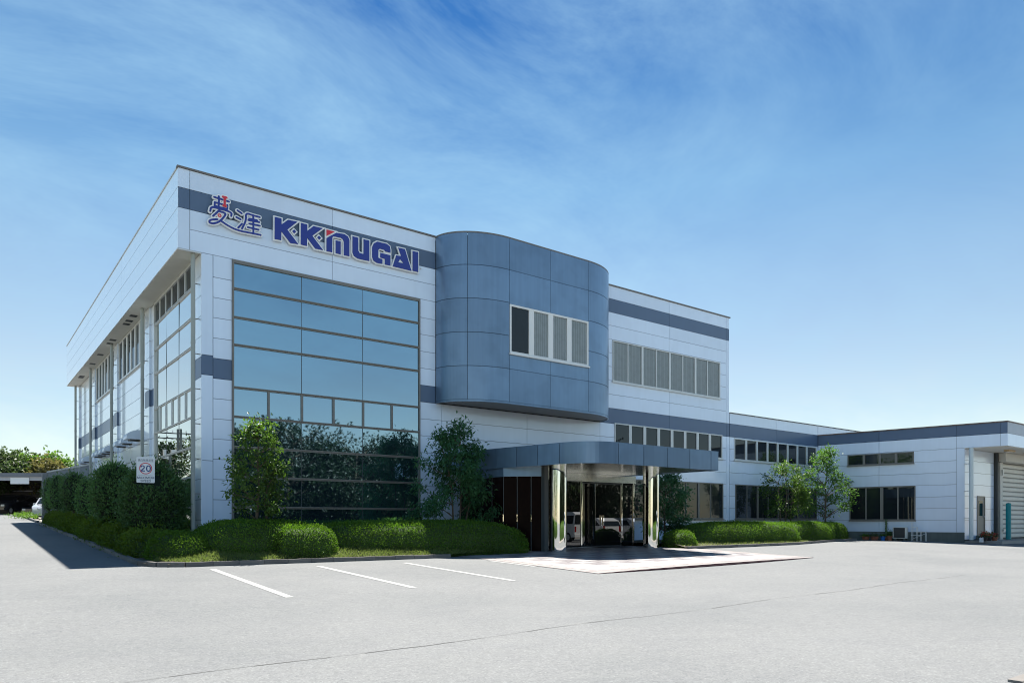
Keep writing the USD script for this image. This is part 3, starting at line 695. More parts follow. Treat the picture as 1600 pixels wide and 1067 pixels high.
# ------------------------------------------------------------------ the low factory wing on the right
W = thing('factory_wing', 'low single storey grey wing with dark roof band and shutter dock', 'factory building')
wz = [0.47] + ZG[1:7] + [4.24, 4.84]
wz = [0.47, 1.11, 1.73, 2.35, 2.97, 3.6, 4.22, 4.84]
def wp(s, d):
    return tuple(wpt(s, d))
foot = Polygon([wp(0, -0.04), wp(7.36, -0.04), (37.0, -7.15), (62, -7.15), (62, 16), (35.2, 16)])
roof = Polygon([wp(0, -0.04), wp(9.21, -0.04), (62, wpt(9.21)[1] + 0.04), (62, 16), (35.2, 16)])
obj('wall', prism(foot, -0.3, 4.85), M['joint'], W)
obj('wall', prism(roof, 4.86, 6.04), M['joint'], W)
obj('coping', prism(roof.buffer(0.075, join_style=2).difference(roof.buffer(-0.1, join_style=2)), 6.04, 6.095), paint('wing_coping', (0.2, 0.13, 0.1), 0.5), W)
wu = (1.65, 4.2, 5.04, 4.81); wl = (1.76, 1.11, 5.12, 2.96)
panels(W, WING, [0.01, 3.3, 7.03], wz, [wu, wl])
panels(W, WING, [7.03, 7.4], [0.47, 4.84])
panels(W, WING, [0.01, 3.3, 7.03, 8.95, 9.25], [4.84, 5.47, 6.04], band=(5.47,))
obj('plinth', WING.box(0.0, 7.39, -0.05, 0.015, -0.3, 0.462), M['concrete'], W)
window(W, WING, wu[0], wu[2], wu[1], wu[3], 4, M['bronze'], M['dark_glass'], mull=0.06, double=(1, 2, 3))
window(W, WING, wl[0], wl[2], wl[1], wl[3], 4, M['bronze'], M['dark_glass'], mull=0.08, double=(2,))
c9 = wpt(9.25); c7 = wpt(7.4)
RF = Frame(tuple(c9), (1, 0), (0, -1))
greyband = [paint('wing_band_grey', (0.33, 0.36, 0.41), 0.42, coat=0.2)]
panels(W, RF, [0.0, 4.2, 8.4, 12.6, 16.8, 21, 25], [4.84, 5.47, 6.04], band=(5.47,), tone=greyband)
under = Polygon([wp(7.36, -0.03), wp(9.2, -0.05), (62, c9[1] + 0.05), (62, -7.0), (37, -7.0)])
obj('dock_ceiling', prism(under, 4.815, 4.845), M['soffit'], W)
DK = Frame((0, -7.25), (1, 0), (0, -1))
panels(W, DK, [c7[0] + 0.03, 40.15], [0.1, 1.11, 1.73, 2.35, 2.97, 3.6, 4.22, 4.81], [(37.88, 0.3, 38.9, 2.4)])
panels(W, DK, [45.1, 62], [0.1, 2.35, 4.81], d=0.2)
d = obj('service_door', DK.box(37.95, 38.83, -0.02, 0.0, 0.34, 2.34), M['bronze'], W)
obj('door_frame', DK.plate(sbox(37.88, 0.3, 38.9, 2.4).difference(sbox(37.95, 0.34, 38.83, 2.34)), -0.03, 0.03), M['bronze'], d)
obj('pane', DK.box(38.12, 38.62, 0.001, 0.006, 1.35, 2.15), M['dark_glass'], d)
obj('handle', cyl((38.75, -7.25, 1.3), (38.75, -7.33, 1.3), 0.035, 10), M['silver'], d)
obj('door_step', bx(37.7, 39.1, -7.7, -7.28, 0.0, 0.3), M['concrete'], W)
obj('dock_post', bx(40.2, 40.34, -7.42, -7.1, 0, 4.81), M['vent'], W)
obj('dock_post', bx(40.62, 41.0, -7.4, -7.0, 0, 4.3), M['soffit'], W)
obj('shutter_box', [rbox(40.4, 62, -7.75, -7.2, 4.32, 4.8, 0.02, 1)], M['soffit'], W)
sh = thing('roller_shutter', parent=W)
slat = paint('shutter_slat', (0.66, 0.64, 0.57), 0.5, streak=0.08)
nz = 16
for k in range(nz):
    z0 = 0.12 + k * 0.262
    pr = [(0, 0.01), (0.03, 0.02), (0.05, 0.07), (0.05, 0.19), (0.03, 0.235), (0, 0.25)]
    m = trimesh.creation.extrude_polygon(Polygon(pr), 4.0, engine='earcut')
    v = np.asarray(m.vertices)
    m = trimesh.Trimesh(np.column_stack([41.02 + v[:, 2], -7.18 - v[:, 0], z0 + v[:, 1]]), np.asarray(m.faces), process=False); m.fix_normals()
    obj('slat', m, slat, sh)
obj('shutter_back', bx(41.0, 45.1, -7.179, -7.16, 0, 4.4), M['vent'], sh)
for x in (38.6, 41.4, 44.5):
    l = obj('ceiling_lamp', rbox(x, x + 0.9, -8.5, -8.25, 4.72, 4.81, 0.02, 1), paint('lamp_housing', (0.5, 0.36, 0.2), 0.5), W)
    obj('tube', cyl((x + .05, -8.37, 4.70), (x + .85, -8.37, 4.70), 0.02, 8), M['white'], l)
p = obj('downpipe', cyl((36.16, -7.62, 0.1), (36.16, -7.62, 4.81), 0.1, 16), M['pipe_light'], W, smooth=40)
for z in (1.2, 2.6, 4.0):
    obj('bracket', bx(36.1, 36.4, -7.54, -7.3, z, z + .03), M['silver'], p)
obj('loading_floor', prism(Polygon([(36.45, -7.2), (36.9, -8.75), (62, -9.1), (62, -7.1)]), -0.15, 0.05), paint('dock_concrete', (0.3, 0.29, 0.27), 0.8, streak=0.12), kind='structure')
obj('gate_hook', [bx(40.75, 40.85, -7.5, -7.39, 3.6, 3.9), bx(40.9, 41.2, -7.5, -7.39, 0.5, 0.62)], M['silver'], W)

# ------------------------------------------------------------------ signs on the facade
LET = {"K1": [[2.837, 10.713], [3.053, 10.713], [3.053, 10.522], [3.266, 10.726], [3.573, 10.74], [3.241, 10.404], [3.605, 10.018], [3.341, 9.995], [3.047, 10.305], [3.041, 10.018], [2.831, 10.006]], "D1": [[3.462, 10.464], [3.532, 10.409], [3.468, 10.335], [3.401, 10.393]], "K2": [[3.692, 10.732], [3.902, 10.73], [3.902, 10.523], [4.114, 10.732], [4.432, 10.739], [4.074, 10.406], [4.445, 10.016], [4.173, 10.006], [3.895, 10.301], [3.889, 10.026], [3.685, 10.027]], "D2": [[4.302, 10.463], [4.375, 10.404], [4.312, 10.332], [4.242, 10.392]], "R": [[4.562, 10.729], [4.85, 10.728], [4.562, 10.515]], "M1": [[4.562, 10.445], [4.911, 10.704], [5.204, 10.725], [5.332, 10.671], [5.378, 10.571], [5.378, 10.016], [5.179, 10.012], [5.179, 10.45], [5.141, 10.538], [5.076, 10.572], [4.809, 10.56], [4.768, 10.519], [4.758, 10.015], [4.562, 10.01]], "M2": [[4.884, 10.446], [5.065, 10.449], [5.065, 10.013], [4.884, 10.018]], "U": [[5.49, 10.727], [5.702, 10.725], [5.702, 10.291], [5.748, 10.219], [5.898, 10.213], [5.898, 10.721], [6.114, 10.722], [6.114, 10.012], [5.684, 10.008], [5.543, 10.066], [5.49, 10.178]], "G": [[6.223, 10.524], [6.289, 10.672], [6.417, 10.759], [6.788, 10.764], [6.901, 10.702], [6.927, 10.592], [6.927, 10.484], [6.71, 10.483], [6.695, 10.53], [6.517, 10.534], [6.458, 10.487], [6.451, 10.224], [6.48, 10.197], [6.613, 10.193], [6.613, 10.025], [6.399, 10.013], [6.271, 10.069], [6.223, 10.175]], "G2": [[6.532, 10.396], [6.927, 10.396], [6.927, 10.031], [6.71, 10.025], [6.71, 10.22], [6.532, 10.229]], "A": [[7.231, 10.736], [7.5, 10.745], [7.765, 10.021], [7.014, 10.025], [7.155, 10.446], [7.346, 10.461]], "AH": [[7.307, 10.35], [7.438, 10.231], [7.235, 10.215]], "I": [[7.812, 10.746], [8.041, 10.752], [8.041, 10.033], [7.812, 10.038]]}
STK = {"a": [[[0.994, 10.847], [1.11, 10.84], [1.428, 10.822]], [[1.131, 10.905], [1.135, 10.766], [1.127, 10.637]], [[1.015, 10.699], [1.009, 10.58]], [[1.015, 10.695], [1.247, 10.686]], [[1.009, 10.584], [1.374, 10.58]], [[1.381, 10.703], [1.374, 10.58]], [[0.88, 10.394], [0.905, 10.531], [1.089, 10.539], [1.518, 10.522], [1.492, 10.396]], [[1.162, 10.51], [1.078, 10.405], [0.963, 10.267]], [[1.12, 10.456], [1.347, 10.448], [1.289, 10.327], [1.173, 10.166], [1.015, 10.051], [0.88, 10.029], [0.843, 10.074], [0.911, 10.149], [1.089, 10.198]], [[1.194, 10.176], [1.406, 10.077], [1.686, 10.005], [2.059, 10.022], [2.394, 10.034]]], "b": [[[1.682, 10.622], [1.812, 10.56]], [[1.649, 10.407], [1.778, 10.368]], [[1.704, 10.094], [1.817, 10.242]], [[2.367, 10.585], [2.147, 10.588], [1.931, 10.61], [1.944, 10.38], [1.817, 10.092]], [[2.159, 10.58], [2.165, 10.048]], [[2.014, 10.402], [2.349, 10.424]], [[2.037, 10.302], [2.367, 10.316]], [[1.997, 10.18], [2.326, 10.181]], [[2.037, 10.453], [2.281, 10.464]]], "r": [[[1.253, 10.923], [1.353, 10.923]], [[1.304, 10.921], [1.3, 10.656]], [[1.268, 10.656], [1.334, 10.656]]], "dot": [[[1.152, 10.332]]]}
def poly(n):
    return Polygon(LET[n]).buffer(0)
SF = FRONT
sg = thing('company_sign', 'large blue KKMUGAI letters with white outline and red corner on the roof band', 'sign')
letters = [('K1', [poly('K1')], 'blue'), ('D1', [poly('D1')], 'blue'), ('K2', [poly('K2')], 'blue'), ('D2', [poly('D2')], 'blue'),
           ('M', [poly('M1').union(poly('M2'))], 'blue'), ('R', [poly('R')], 'red'), ('U', [poly('U')], 'blue'),
           ('G', [poly('G').union(poly('G2')).buffer(0.004).buffer(-0.004)], 'blue'), ('A', [poly('A').difference(poly('AH'))], 'blue'), ('I', [poly('I')], 'blue')]
def plates(fr, g, d0, d1):
    return [fr.plate(q, d0, d1) for q in getattr(g, 'geoms', [g]) if q.area > 1e-5]
allw = unary_union([g.buffer(0.042, join_style=2) for _, gs, _ in letters for g in gs])
obj('outline', plates(SF, allw, 0.05, 0.1), M['signwhite'], sg)
for n, gs, col in letters:
    nm = 'diamond' if n[0] == 'D' else 'red_corner' if n == 'R' else 'letter'
    obj(nm, [m for g in gs for m in plates(SF, g, 0.1005, 0.118)], M[col], sg)
obj('fixing', [FRONT.box(x - .02, x + .02, 0.0, 0.05, 10.2, 10.24) for x in (2.95, 3.8, 4.7, 5.9, 6.6, 7.4, 8.2)], M['silver'], sg)
kj = thing('character_sign', 'pair of blue brush style characters outlined in white left of the company name', 'sign')
def strokes(key, w):
    out = []
    for s in STK[key]:
        s = [tuple(q) for q in s]
        if len(s) > 2:
            a = np.array(s)
            for _ in range(2):
                q = np.empty((2 * len(a), 2)); q[0::2] = a; q[1::2] = a
                n = [a[0]]
                for i in range(len(a) - 1):
                    n += [a[i] * .75 + a[i + 1] * .25, a[i] * .25 + a[i + 1] * .75]
                n.append(a[-1]); a = np.array(n)
            s = a
        out.append((LineString(s) if len(s) > 1 else Point(s[0])).buffer(w, quad_segs=3))
    return unary_union(out)
sa, sb_, sr = strokes('a', 0.027), strokes('b', 0.027), strokes('r', 0.032)
dc = Point(STK['dot'][0][0])
dot = dc.buffer(0.055).difference(dc.buffer(0.028))
obj('outline', plates(SF, unary_union([sa, sb_, sr, dc.buffer(.06)]).buffer(0.036), 0.05, 0.1), M['signwhite'], kj)
obj('character', plates(SF, sa.difference(sr.buffer(.012)).difference(dc.buffer(.06)), 0.1005, 0.115), M['blue'], kj)
obj('character', plates(SF, sb_.difference(sa), 0.1005, 0.115), M['blue'], kj)
obj('red_stroke', plates(SF, sr, 0.1005, 0.118), M['red'], kj)
obj('ring', plates(SF, dot, 0.1005, 0.116), M['red'], kj)
obj('fixing', [FRONT.box(x - .02, x + .02, 0.0, 0.05, 10.3, 10.34) for x in (1.25, 1.9, 2.3)], M['silver'], kj)

# speed sign
GLY = [[[[[18,-44],[18,-42],[21,-42],[21,-31],[29,-31],[29,-29],[19,-29],[19,-27],[24,-27],[24,-24],[21,-24],[21,-22],[24,-22],[24,-19],[20,-19],[20,-17],[24,-17],[25,-13],[27,-13],[27,-16],[28,-17],[34,-17],[34,-13],[36,-13],[37,-17],[42,-17],[42,-19],[37,-19],[37,-22],[41,-22],[41,-24],[37,-24],[37,-27],[42,-27],[42,-29],[32,-29],[32,-31],[40,-31],[40,-41],[43,-42],[43,-44],[40,-44],[40,-50],[36,-50],[36,-51],[33,-50],[33,-48],[37,-48],[37,-44],[24,-44],[24,-50],[21,-51],[21,-44]],[[32,-42],[37,-42],[37,-39],[32,-39]],[[32,-37],[37,-37],[37,-33],[32,-33]],[[27,-26],[28,-27],[33,-27],[34,-24],[27,-24]],[[27,-21],[28,-22],[34,-22],[34,-19],[27,-19]],[[24,-42],[29,-42],[29,-39],[24,-39]],[[24,-37],[29,-37],[29,-33],[24,-33]]],[[[5,-41],[8,-34],[9,-34],[10,-28],[11,-28],[11,-25],[6,-25],[6,-22],[12,-22],[12,-13],[14,-13],[15,-14],[15,-22],[19,-22],[19,-25],[15,-25],[15,-29],[17,-30],[19,-36],[17,-37],[16,-33],[15,-33],[15,-50],[14,-51],[12,-51],[12,-33],[10,-35],[10,-38],[9,-38],[8,-42],[6,-43],[6,-41]]]],[[[[8,-20],[22,-20],[22,-14],[23,-13],[26,-13],[26,-20],[40,-20],[40,-50],[38,-50],[38,-51],[31,-51],[30,-50],[30,-48],[37,-48],[37,-23],[26,-23],[25,-24],[25,-29],[36,-39],[35,-42],[33,-42],[31,-40],[31,-38],[25,-32],[23,-32],[23,-35],[16,-42],[13,-42],[12,-40],[15,-39],[21,-32],[22,-23],[11,-23],[11,-51],[8,-51]]]],[[[[33,-49],[32,-48],[38,-48],[38,-14],[41,-13],[41,-50],[39,-50],[39,-51],[33,-51]]],[[[31,-17],[34,-17],[34,-40],[31,-40]]],[[[6,-29],[6,-26],[7,-26],[6,-25],[6,-23],[8,-21],[8,-18],[9,-18],[10,-14],[12,-14],[12,-19],[15,-19],[15,-14],[18,-13],[19,-14],[19,-19],[27,-19],[27,-22],[19,-22],[19,-26],[28,-26],[28,-29],[19,-29],[19,-33],[27,-33],[27,-46],[24,-48],[21,-48],[20,-47],[20,-45],[24,-45],[24,-36],[19,-36],[19,-50],[16,-51],[15,-50],[15,-36],[10,-36],[10,-48],[8,-48],[8,-33],[15,-33],[15,-29]],[[10,-24],[9,-24],[9,-26],[15,-26],[15,-22],[10,-22]]]],[[[[20,-49],[22,-46],[22,-15],[39,-15],[39,-33],[31,-34],[32,-34],[33,-39],[36,-38],[38,-35],[41,-35],[41,-37],[35,-42],[40,-47],[42,-47],[42,-49],[39,-50],[34,-46],[34,-44],[32,-43],[32,-41],[30,-39],[29,-33],[25,-33],[25,-46],[32,-45],[32,-48],[25,-49],[25,-50],[22,-50],[22,-51],[21,-51],[21,-49]],[[25,-30],[36,-30],[36,-25],[25,-25]],[[25,-22],[36,-22],[36,-18],[25,-18]]],[[[8,-15],[19,-15],[20,-16],[18,-19],[17,-25],[16,-25],[16,-28],[19,-31],[19,-39],[17,-41],[13,-41],[13,-39],[12,-39],[12,-38],[16,-38],[16,-31],[13,-28],[13,-25],[14,-25],[14,-22],[15,-22],[15,-19],[16,-18],[10,-18],[10,-51],[8,-51]]]],[[[[6,-47],[12,-43],[12,-30],[6,-30],[6,-27],[15,-27],[15,-44],[16,-45],[18,-45],[20,-47],[42,-47],[42,-49],[41,-50],[21,-50],[21,-49],[16,-48],[15,-46],[12,-46],[7,-50]]],[[[17,-43],[17,-41],[19,-41],[21,-38],[23,-38],[25,-35],[25,-33],[18,-33],[18,-24],[27,-24],[27,-20],[17,-20],[17,-17],[27,-17],[28,-13],[30,-13],[30,-17],[42,-17],[42,-20],[30,-20],[30,-23],[31,-24],[40,-24],[40,-33],[32,-34],[35,-37],[37,-37],[41,-42],[38,-43],[34,-38],[30,-37],[30,-46],[28,-46],[27,-45],[26,-37],[20,-44]],[[30,-31],[37,-31],[37,-26],[30,-26]],[[21,-31],[27,-31],[27,-26],[21,-26]]],[[[7,-17],[8,-15],[10,-15],[14,-19],[15,-22],[12,-23],[10,-21],[10,-19]]]],[[[[6,-50],[6,-47],[7,-47],[7,-44],[8,-44],[8,-38],[9,-38],[9,-17],[24,-17],[23,-13],[26,-13],[28,-17],[42,-17],[42,-20],[12,-20],[12,-39],[11,-39],[11,-44],[10,-44],[9,-50]]],[[[12,-50],[12,-48],[14,-48],[14,-47],[20,-47],[20,-46],[23,-46],[18,-41],[18,-39],[13,-39],[14,-36],[37,-36],[38,-37],[37,-41],[31,-46],[42,-48],[41,-51],[33,-50],[33,-49],[28,-48],[28,-47],[23,-48],[23,-49],[20,-49],[20,-50],[14,-50],[14,-51]],[[21,-39],[21,-40],[26,-44],[32,-42],[34,-40]]],[[[13,-28],[13,-25],[19,-25],[19,-21],[22,-21],[22,-25],[32,-25],[32,-21],[35,-21],[35,-25],[42,-25],[41,-28],[35,-28],[35,-34],[19,-34],[19,-28]],[[22,-31],[23,-32],[32,-32],[32,-28],[22,-28]]]]]
ss = thing('speed_sign', 'white 20 maximum speed board with red ring on thin pole among the shrubs', 'road sign')
sxp, syp = -0.85, 0.08
yaw = math.radians(10)
SG = Frame((sxp, syp), (math.cos(yaw), math.sin(yaw) * -1), (-math.sin(yaw), -math.cos(yaw)))
SG = Frame((sxp, syp), (math.cos(yaw), -math.sin(yaw)), (-math.sin(yaw), -math.cos(yaw)))
z0, z1 = 2.17, 2.91
hw = 0.235
obj('board', SG.plate(sbox(-hw, z0, hw, z1).buffer(-.03).buffer(.03, quad_segs=4), 0.2, 0.215), M['signwhite'], ss)
obj('pole', cyl(SG.pt(0, 0.005, 0.2), SG.pt(0, 0.005, 2.87), 0.024, 12), M['white'], ss, smooth=40)
cz = 2.58
ringp = Point(0, cz).buffer(0.165, quad_segs=12).difference(Point(0, cz).buffer(0.142, quad_segs=12))
obj('red_ring', plates(SG, ringp, 0.2155, 0.217), M['red'], ss)
def text(fr, s, h, cx, z, m, parent, name, d=0.2155, bold=False):
    t = meshkit.text_mesh(s, h, 0.0015, bold)
    v = np.asarray(t.vertices); w = v[:, 0].max() - v[:, 0].min()
    v = np.column_stack([v[:, 0] - v[:, 0].min() - w / 2 + cx, v[:, 2] + d, v[:, 1] + z])
    obj(name, fr.place(trimesh.Trimesh(v, np.asarray(t.faces)[:, ::-1], process=False)), m, parent)
text(SG, '20', 0.165, 0, cz - 0.083, M['navy'], ss, 'number', bold=True)
text(SG, 'MAXIMUM', 0.062, 0, 2.285, M['grey_text'], ss, 'lettering', bold=True)
text(SG, 'SPEED', 0.062, 0, 2.195, M['grey_text'], ss, 'lettering', bold=True)
ms = []
for k, g in enumerate(GLY):
    for rings in g:
        q = Polygon(rings[0], rings[1:]).buffer(0)
        q = affinity.scale(affinity.translate(q, -24 + 42 * (k - 2.5), 28), 0.0016, 0.0016, origin=(0, 0))
        q = affinity.translate(q, 0, 2.825)
        for t in getattr(q, 'geoms', [q]):
            if t.area > 1e-7:
                ms.append(SG.plate(t, 0.2155, 0.217))
obj('lettering', ms, M['grey_text'], ss)
obj('border_line', [SG.box(-.2, .2, .2155, .2165, z, z + .006) for z in (2.775, 2.375)], M['grey_text'], ss)
obj('clamp', [SG.box(-.03, .03, -0.03, 0.199, z, z + .03) for z in (2.28, 2.75)], M['silver'], ss)

# ------------------------------------------------------------------ plants
def leaf_mesh(P, A, N, length, width, fold=0.25):
    """Leaves: at points P, tips along A, faces along N."""
    A = A / (np.linalg.norm(A, axis=1, keepdims=True) + 1e-9)
    N = N - A * (A * N).sum(1, keepdims=True)
    N = N / (np.linalg.norm(N, axis=1, keepdims=True) + 1e-9)
    Wv = np.cross(A, N)
    L = np.broadcast_to(length, (len(P),))[:, None]; Wd = np.broadcast_to(width, (len(P),))[:, None]
    b = P; t = P + A * L; m = P + A * L * 0.45
    l = m + Wv * Wd * .5 + N * Wd * fold; r = m - Wv * Wd * .5 + N * Wd * fold
    v = np.stack([b, l, t, r], 1).reshape(-1, 3)
    i = np.arange(len(P)) * 4
    f = np.vstack([np.column_stack([i, i + 2, i + 1]), np.column_stack([i, i + 3, i + 2])])
    return trimesh.Trimesh(v, f, process=False)
def rnd_dir(n, rng):
    d = rng.normal(size=(n, 3))
    return d / np.linalg.norm(d, axis=1, keepdims=True)

LEAF = dict(
    hedge=leafmat('azalea_leaf', [(0.094, 0.179, 0.025), (0.157, 0.286, 0.037), (0.250, 0.400, 0.052), (0.386, 0.529, 0.072)], trans=0.35, rough=0.6, spec=0.2),
    loose=leafmat('loose_hedge_leaf', [(0.101, 0.155, 0.020), (0.169, 0.237, 0.030), (0.254, 0.321, 0.045), (0.338, 0.392, 0.060)], trans=0.35, rough=0.5, spec=0.25),
    shrub=leafmat('osmanthus_leaf', [(0.079, 0.158, 0.047), (0.132, 0.230, 0.062), (0.196, 0.305, 0.078), (0.315, 0.405, 0.109)], trans=0.25, rough=0.35),
    shrub_pale=leafmat('osmanthus_pale_leaf', [(0.112, 0.221, 0.066), (0.186, 0.325, 0.089), (0.276, 0.430, 0.110), (0.444, 0.571, 0.155)], trans=0.25, rough=0.35),  # brighter copy of the shrub leaf, tone replaces highlights that part the shrubs
    camellia=leafmat('camellia_leaf', [(0.076, 0.140, 0.025), (0.164, 0.240, 0.044), (0.278, 0.354, 0.089), (0.455, 0.506, 0.189)], trans=0.4, rough=0.4, spec=0.4),
    bay=leafmat('broad_leaf', [(0.051, 0.143, 0.056), (0.083, 0.208, 0.072), (0.116, 0.264, 0.088), (0.166, 0.332, 0.111)], trans=0.35, rough=0.35),
    maple=leafmat('bright_leaf', [(0.093, 0.185, 0.039), (0.159, 0.277, 0.060), (0.251, 0.370, 0.079), (0.370, 0.476, 0.132)], trans=0.45),
    olive=leafmat('olive_leaf', [(0.060, 0.093, 0.031), (0.093, 0.136, 0.043), (0.136, 0.178, 0.051), (0.102, 0.153, 0.048)], trans=0.3),
    lime=leafmat('lime_leaf', [(0.102, 0.187, 0.031), (0.145, 0.255, 0.037), (0.187, 0.306, 0.044), (0.153, 0.255, 0.037)], trans=0.4),
    rust=leafmat('rust_leaf', [(0.153, 0.145, 0.051), (0.204, 0.170, 0.068), (0.238, 0.170, 0.085), (0.170, 0.187, 0.051)], trans=0.3),
    forest=leafmat('forest_leaf', [(0.011, 0.026, 0.009), (0.019, 0.042, 0.012), (0.028, 0.056, 0.017), (0.045, 0.083, 0.022)], trans=0.25),
)
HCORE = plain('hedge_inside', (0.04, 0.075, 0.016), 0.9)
SCORE = plain('shrub_inside', (0.01, 0.02, 0.008), 0.9)  # core kept darker than the leaves as painted shade inside shrubs

def blob(a, b, c, e=0.55, nu=40, nv=20, seed=0, amp=0.06, freq=2.2, pw=0.75, low=-0.35):
    """A superellipsoid body, clipped to a bush that stands on the ground, with an uneven skin."""
    u = np.linspace(0, 2 * PI, nu, endpoint=False); w = np.linspace(low, PI / 2, nv)
    U, Wv = np.meshgrid(u, w, indexing='ij')
    sg = lambda x: np.sign(x) * np.abs(x) ** e
    cw = np.abs(np.cos(Wv)) ** (e * .8 if pw < .9 else 1.0)
    p = np.stack([a * cw * sg(np.cos(U)), b * cw * sg(np.sin(U)), c * np.sign(np.sin(Wv)) * np.abs(np.sin(Wv)) ** pw], -1)
    n = meshkit.fbm(p * freq + seed * 3.7 + 50, 3, seed) - 0.5
    p = p * (1 + amp * 2 * n[..., None] / np.maximum(1, np.array([a, b, c])))
    v = p.reshape(-1, 3); f = []
    for i in range(nu):
        k = (i + 1) % nu
        for j in range(nv - 1):
            q = [i * nv + j, k * nv + j, k * nv + j + 1, i * nv + j + 1]
            f += [[q[0], q[1], q[2]], [q[0], q[2], q[3]]]
    return trimesh.Trimesh(v, f, process=False)
def skin(mesh, dens, rng, zmin=-9e9):
    """Points and normals spread over a mesh."""
    ar = mesh.area_faces; n = int(ar.sum() * dens)
    fi = rng.choice(len(ar), n, p=ar / ar.sum())
    t = mesh.triangles[fi]; r1 = np.sqrt(rng.random(n)); r2 = rng.random(n)
    p = (1 - r1)[:, None] * t[:, 0] + (r1 * (1 - r2))[:, None] * t[:, 1] + (r1 * r2)[:, None] * t[:, 2]
    nn = mesh.face_normals[fi]
    k = p[:, 2] > zmin
    return p[k], nn[k]
def bush(name, label, cat, loc, a, b, c, rot=0.0, e=0.55, leaf='hedge', core=HCORE, dens=900, ln=0.06, wd=0.03, amp=0.06, freq=2.2, seed=1, group=None, spread=0.05, trunk=False, stray=0.02, bend=None, ground_follow=False, updroop=0.4, pw=0.75, low=-0.35, zlow=-0.05, keep_off=None):
    rng = np.random.default_rng(seed)
    body = blob(a, b, c, e, seed=seed, amp=amp, freq=freq, nu=max(40, int(10 * max(a, b))), pw=pw, low=low)
    P, N = skin(body, dens, rng, zlow)
    out = rng.normal(0, spread * .5, len(P)) + np.where(rng.random(len(P)) < stray, rng.random(len(P)) * spread * 2.5, 0)
    P = P + N * out[:, None]
    A = rnd_dir(len(P), rng) * 0.9 + N * 0.7 + np.array([0, 0, updroop])
    F = N + rnd_dir(len(P), rng) * 0.7 + np.array([0, 0, 0.75])
    if keep_off is not None:
        Q = P + np.array([loc[0], loc[1], float(ground(loc[0], loc[1])) + loc[2]])
        k = ~((np.abs(Q[:, 0] - keep_off[0]) < 0.42) & (Q[:, 1] < keep_off[1]) & (Q[:, 2] > keep_off[2]))
        P, A, F = P[k], A[k], F[k]
    lm = leaf_mesh(P, A, F, ln * rng.uniform(.7, 1.3, len(P)), wd * rng.uniform(.8, 1.2, len(P)))
    inner = trimesh.Trimesh(body.vertices * [1 - .05 / a, 1 - .05 / b, 1 - .045 / c], body.faces, process=False)
    def put(m):
        v = np.array(m.vertices)
        if bend is not None:
            v[:, 1] += bend(v[:, 0])
        cr, sr_ = math.cos(rot), math.sin(rot)
        v = np.column_stack([v[:, 0] * cr - v[:, 1] * sr_ + loc[0], v[:, 0] * sr_ + v[:, 1] * cr + loc[1], v[:, 2]])
        v[:, 2] += (ground(v[:, 0], v[:, 1]) + 0.05) if ground_follow else (float(ground(loc[0], loc[1])) + (loc[2] if len(loc) > 2 else 0.05))
        return trimesh.Trimesh(v, m.faces, process=False)
    t = thing(name, label, cat, group)
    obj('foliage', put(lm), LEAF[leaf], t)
    obj('shade_core', put(inner), core, t, smooth=True)  # solid core whose dark colour stands in for shade between leaves
    if trunk:
        z = float(ground(loc[0], loc[1]))
        obj('trunk', cyl((loc[0], loc[1], z - .05), (loc[0], loc[1], z + (loc[2] if len(loc) > 2 else 0) + c * .5), 0.06, 8), M['bark_dark'], t)
    return t

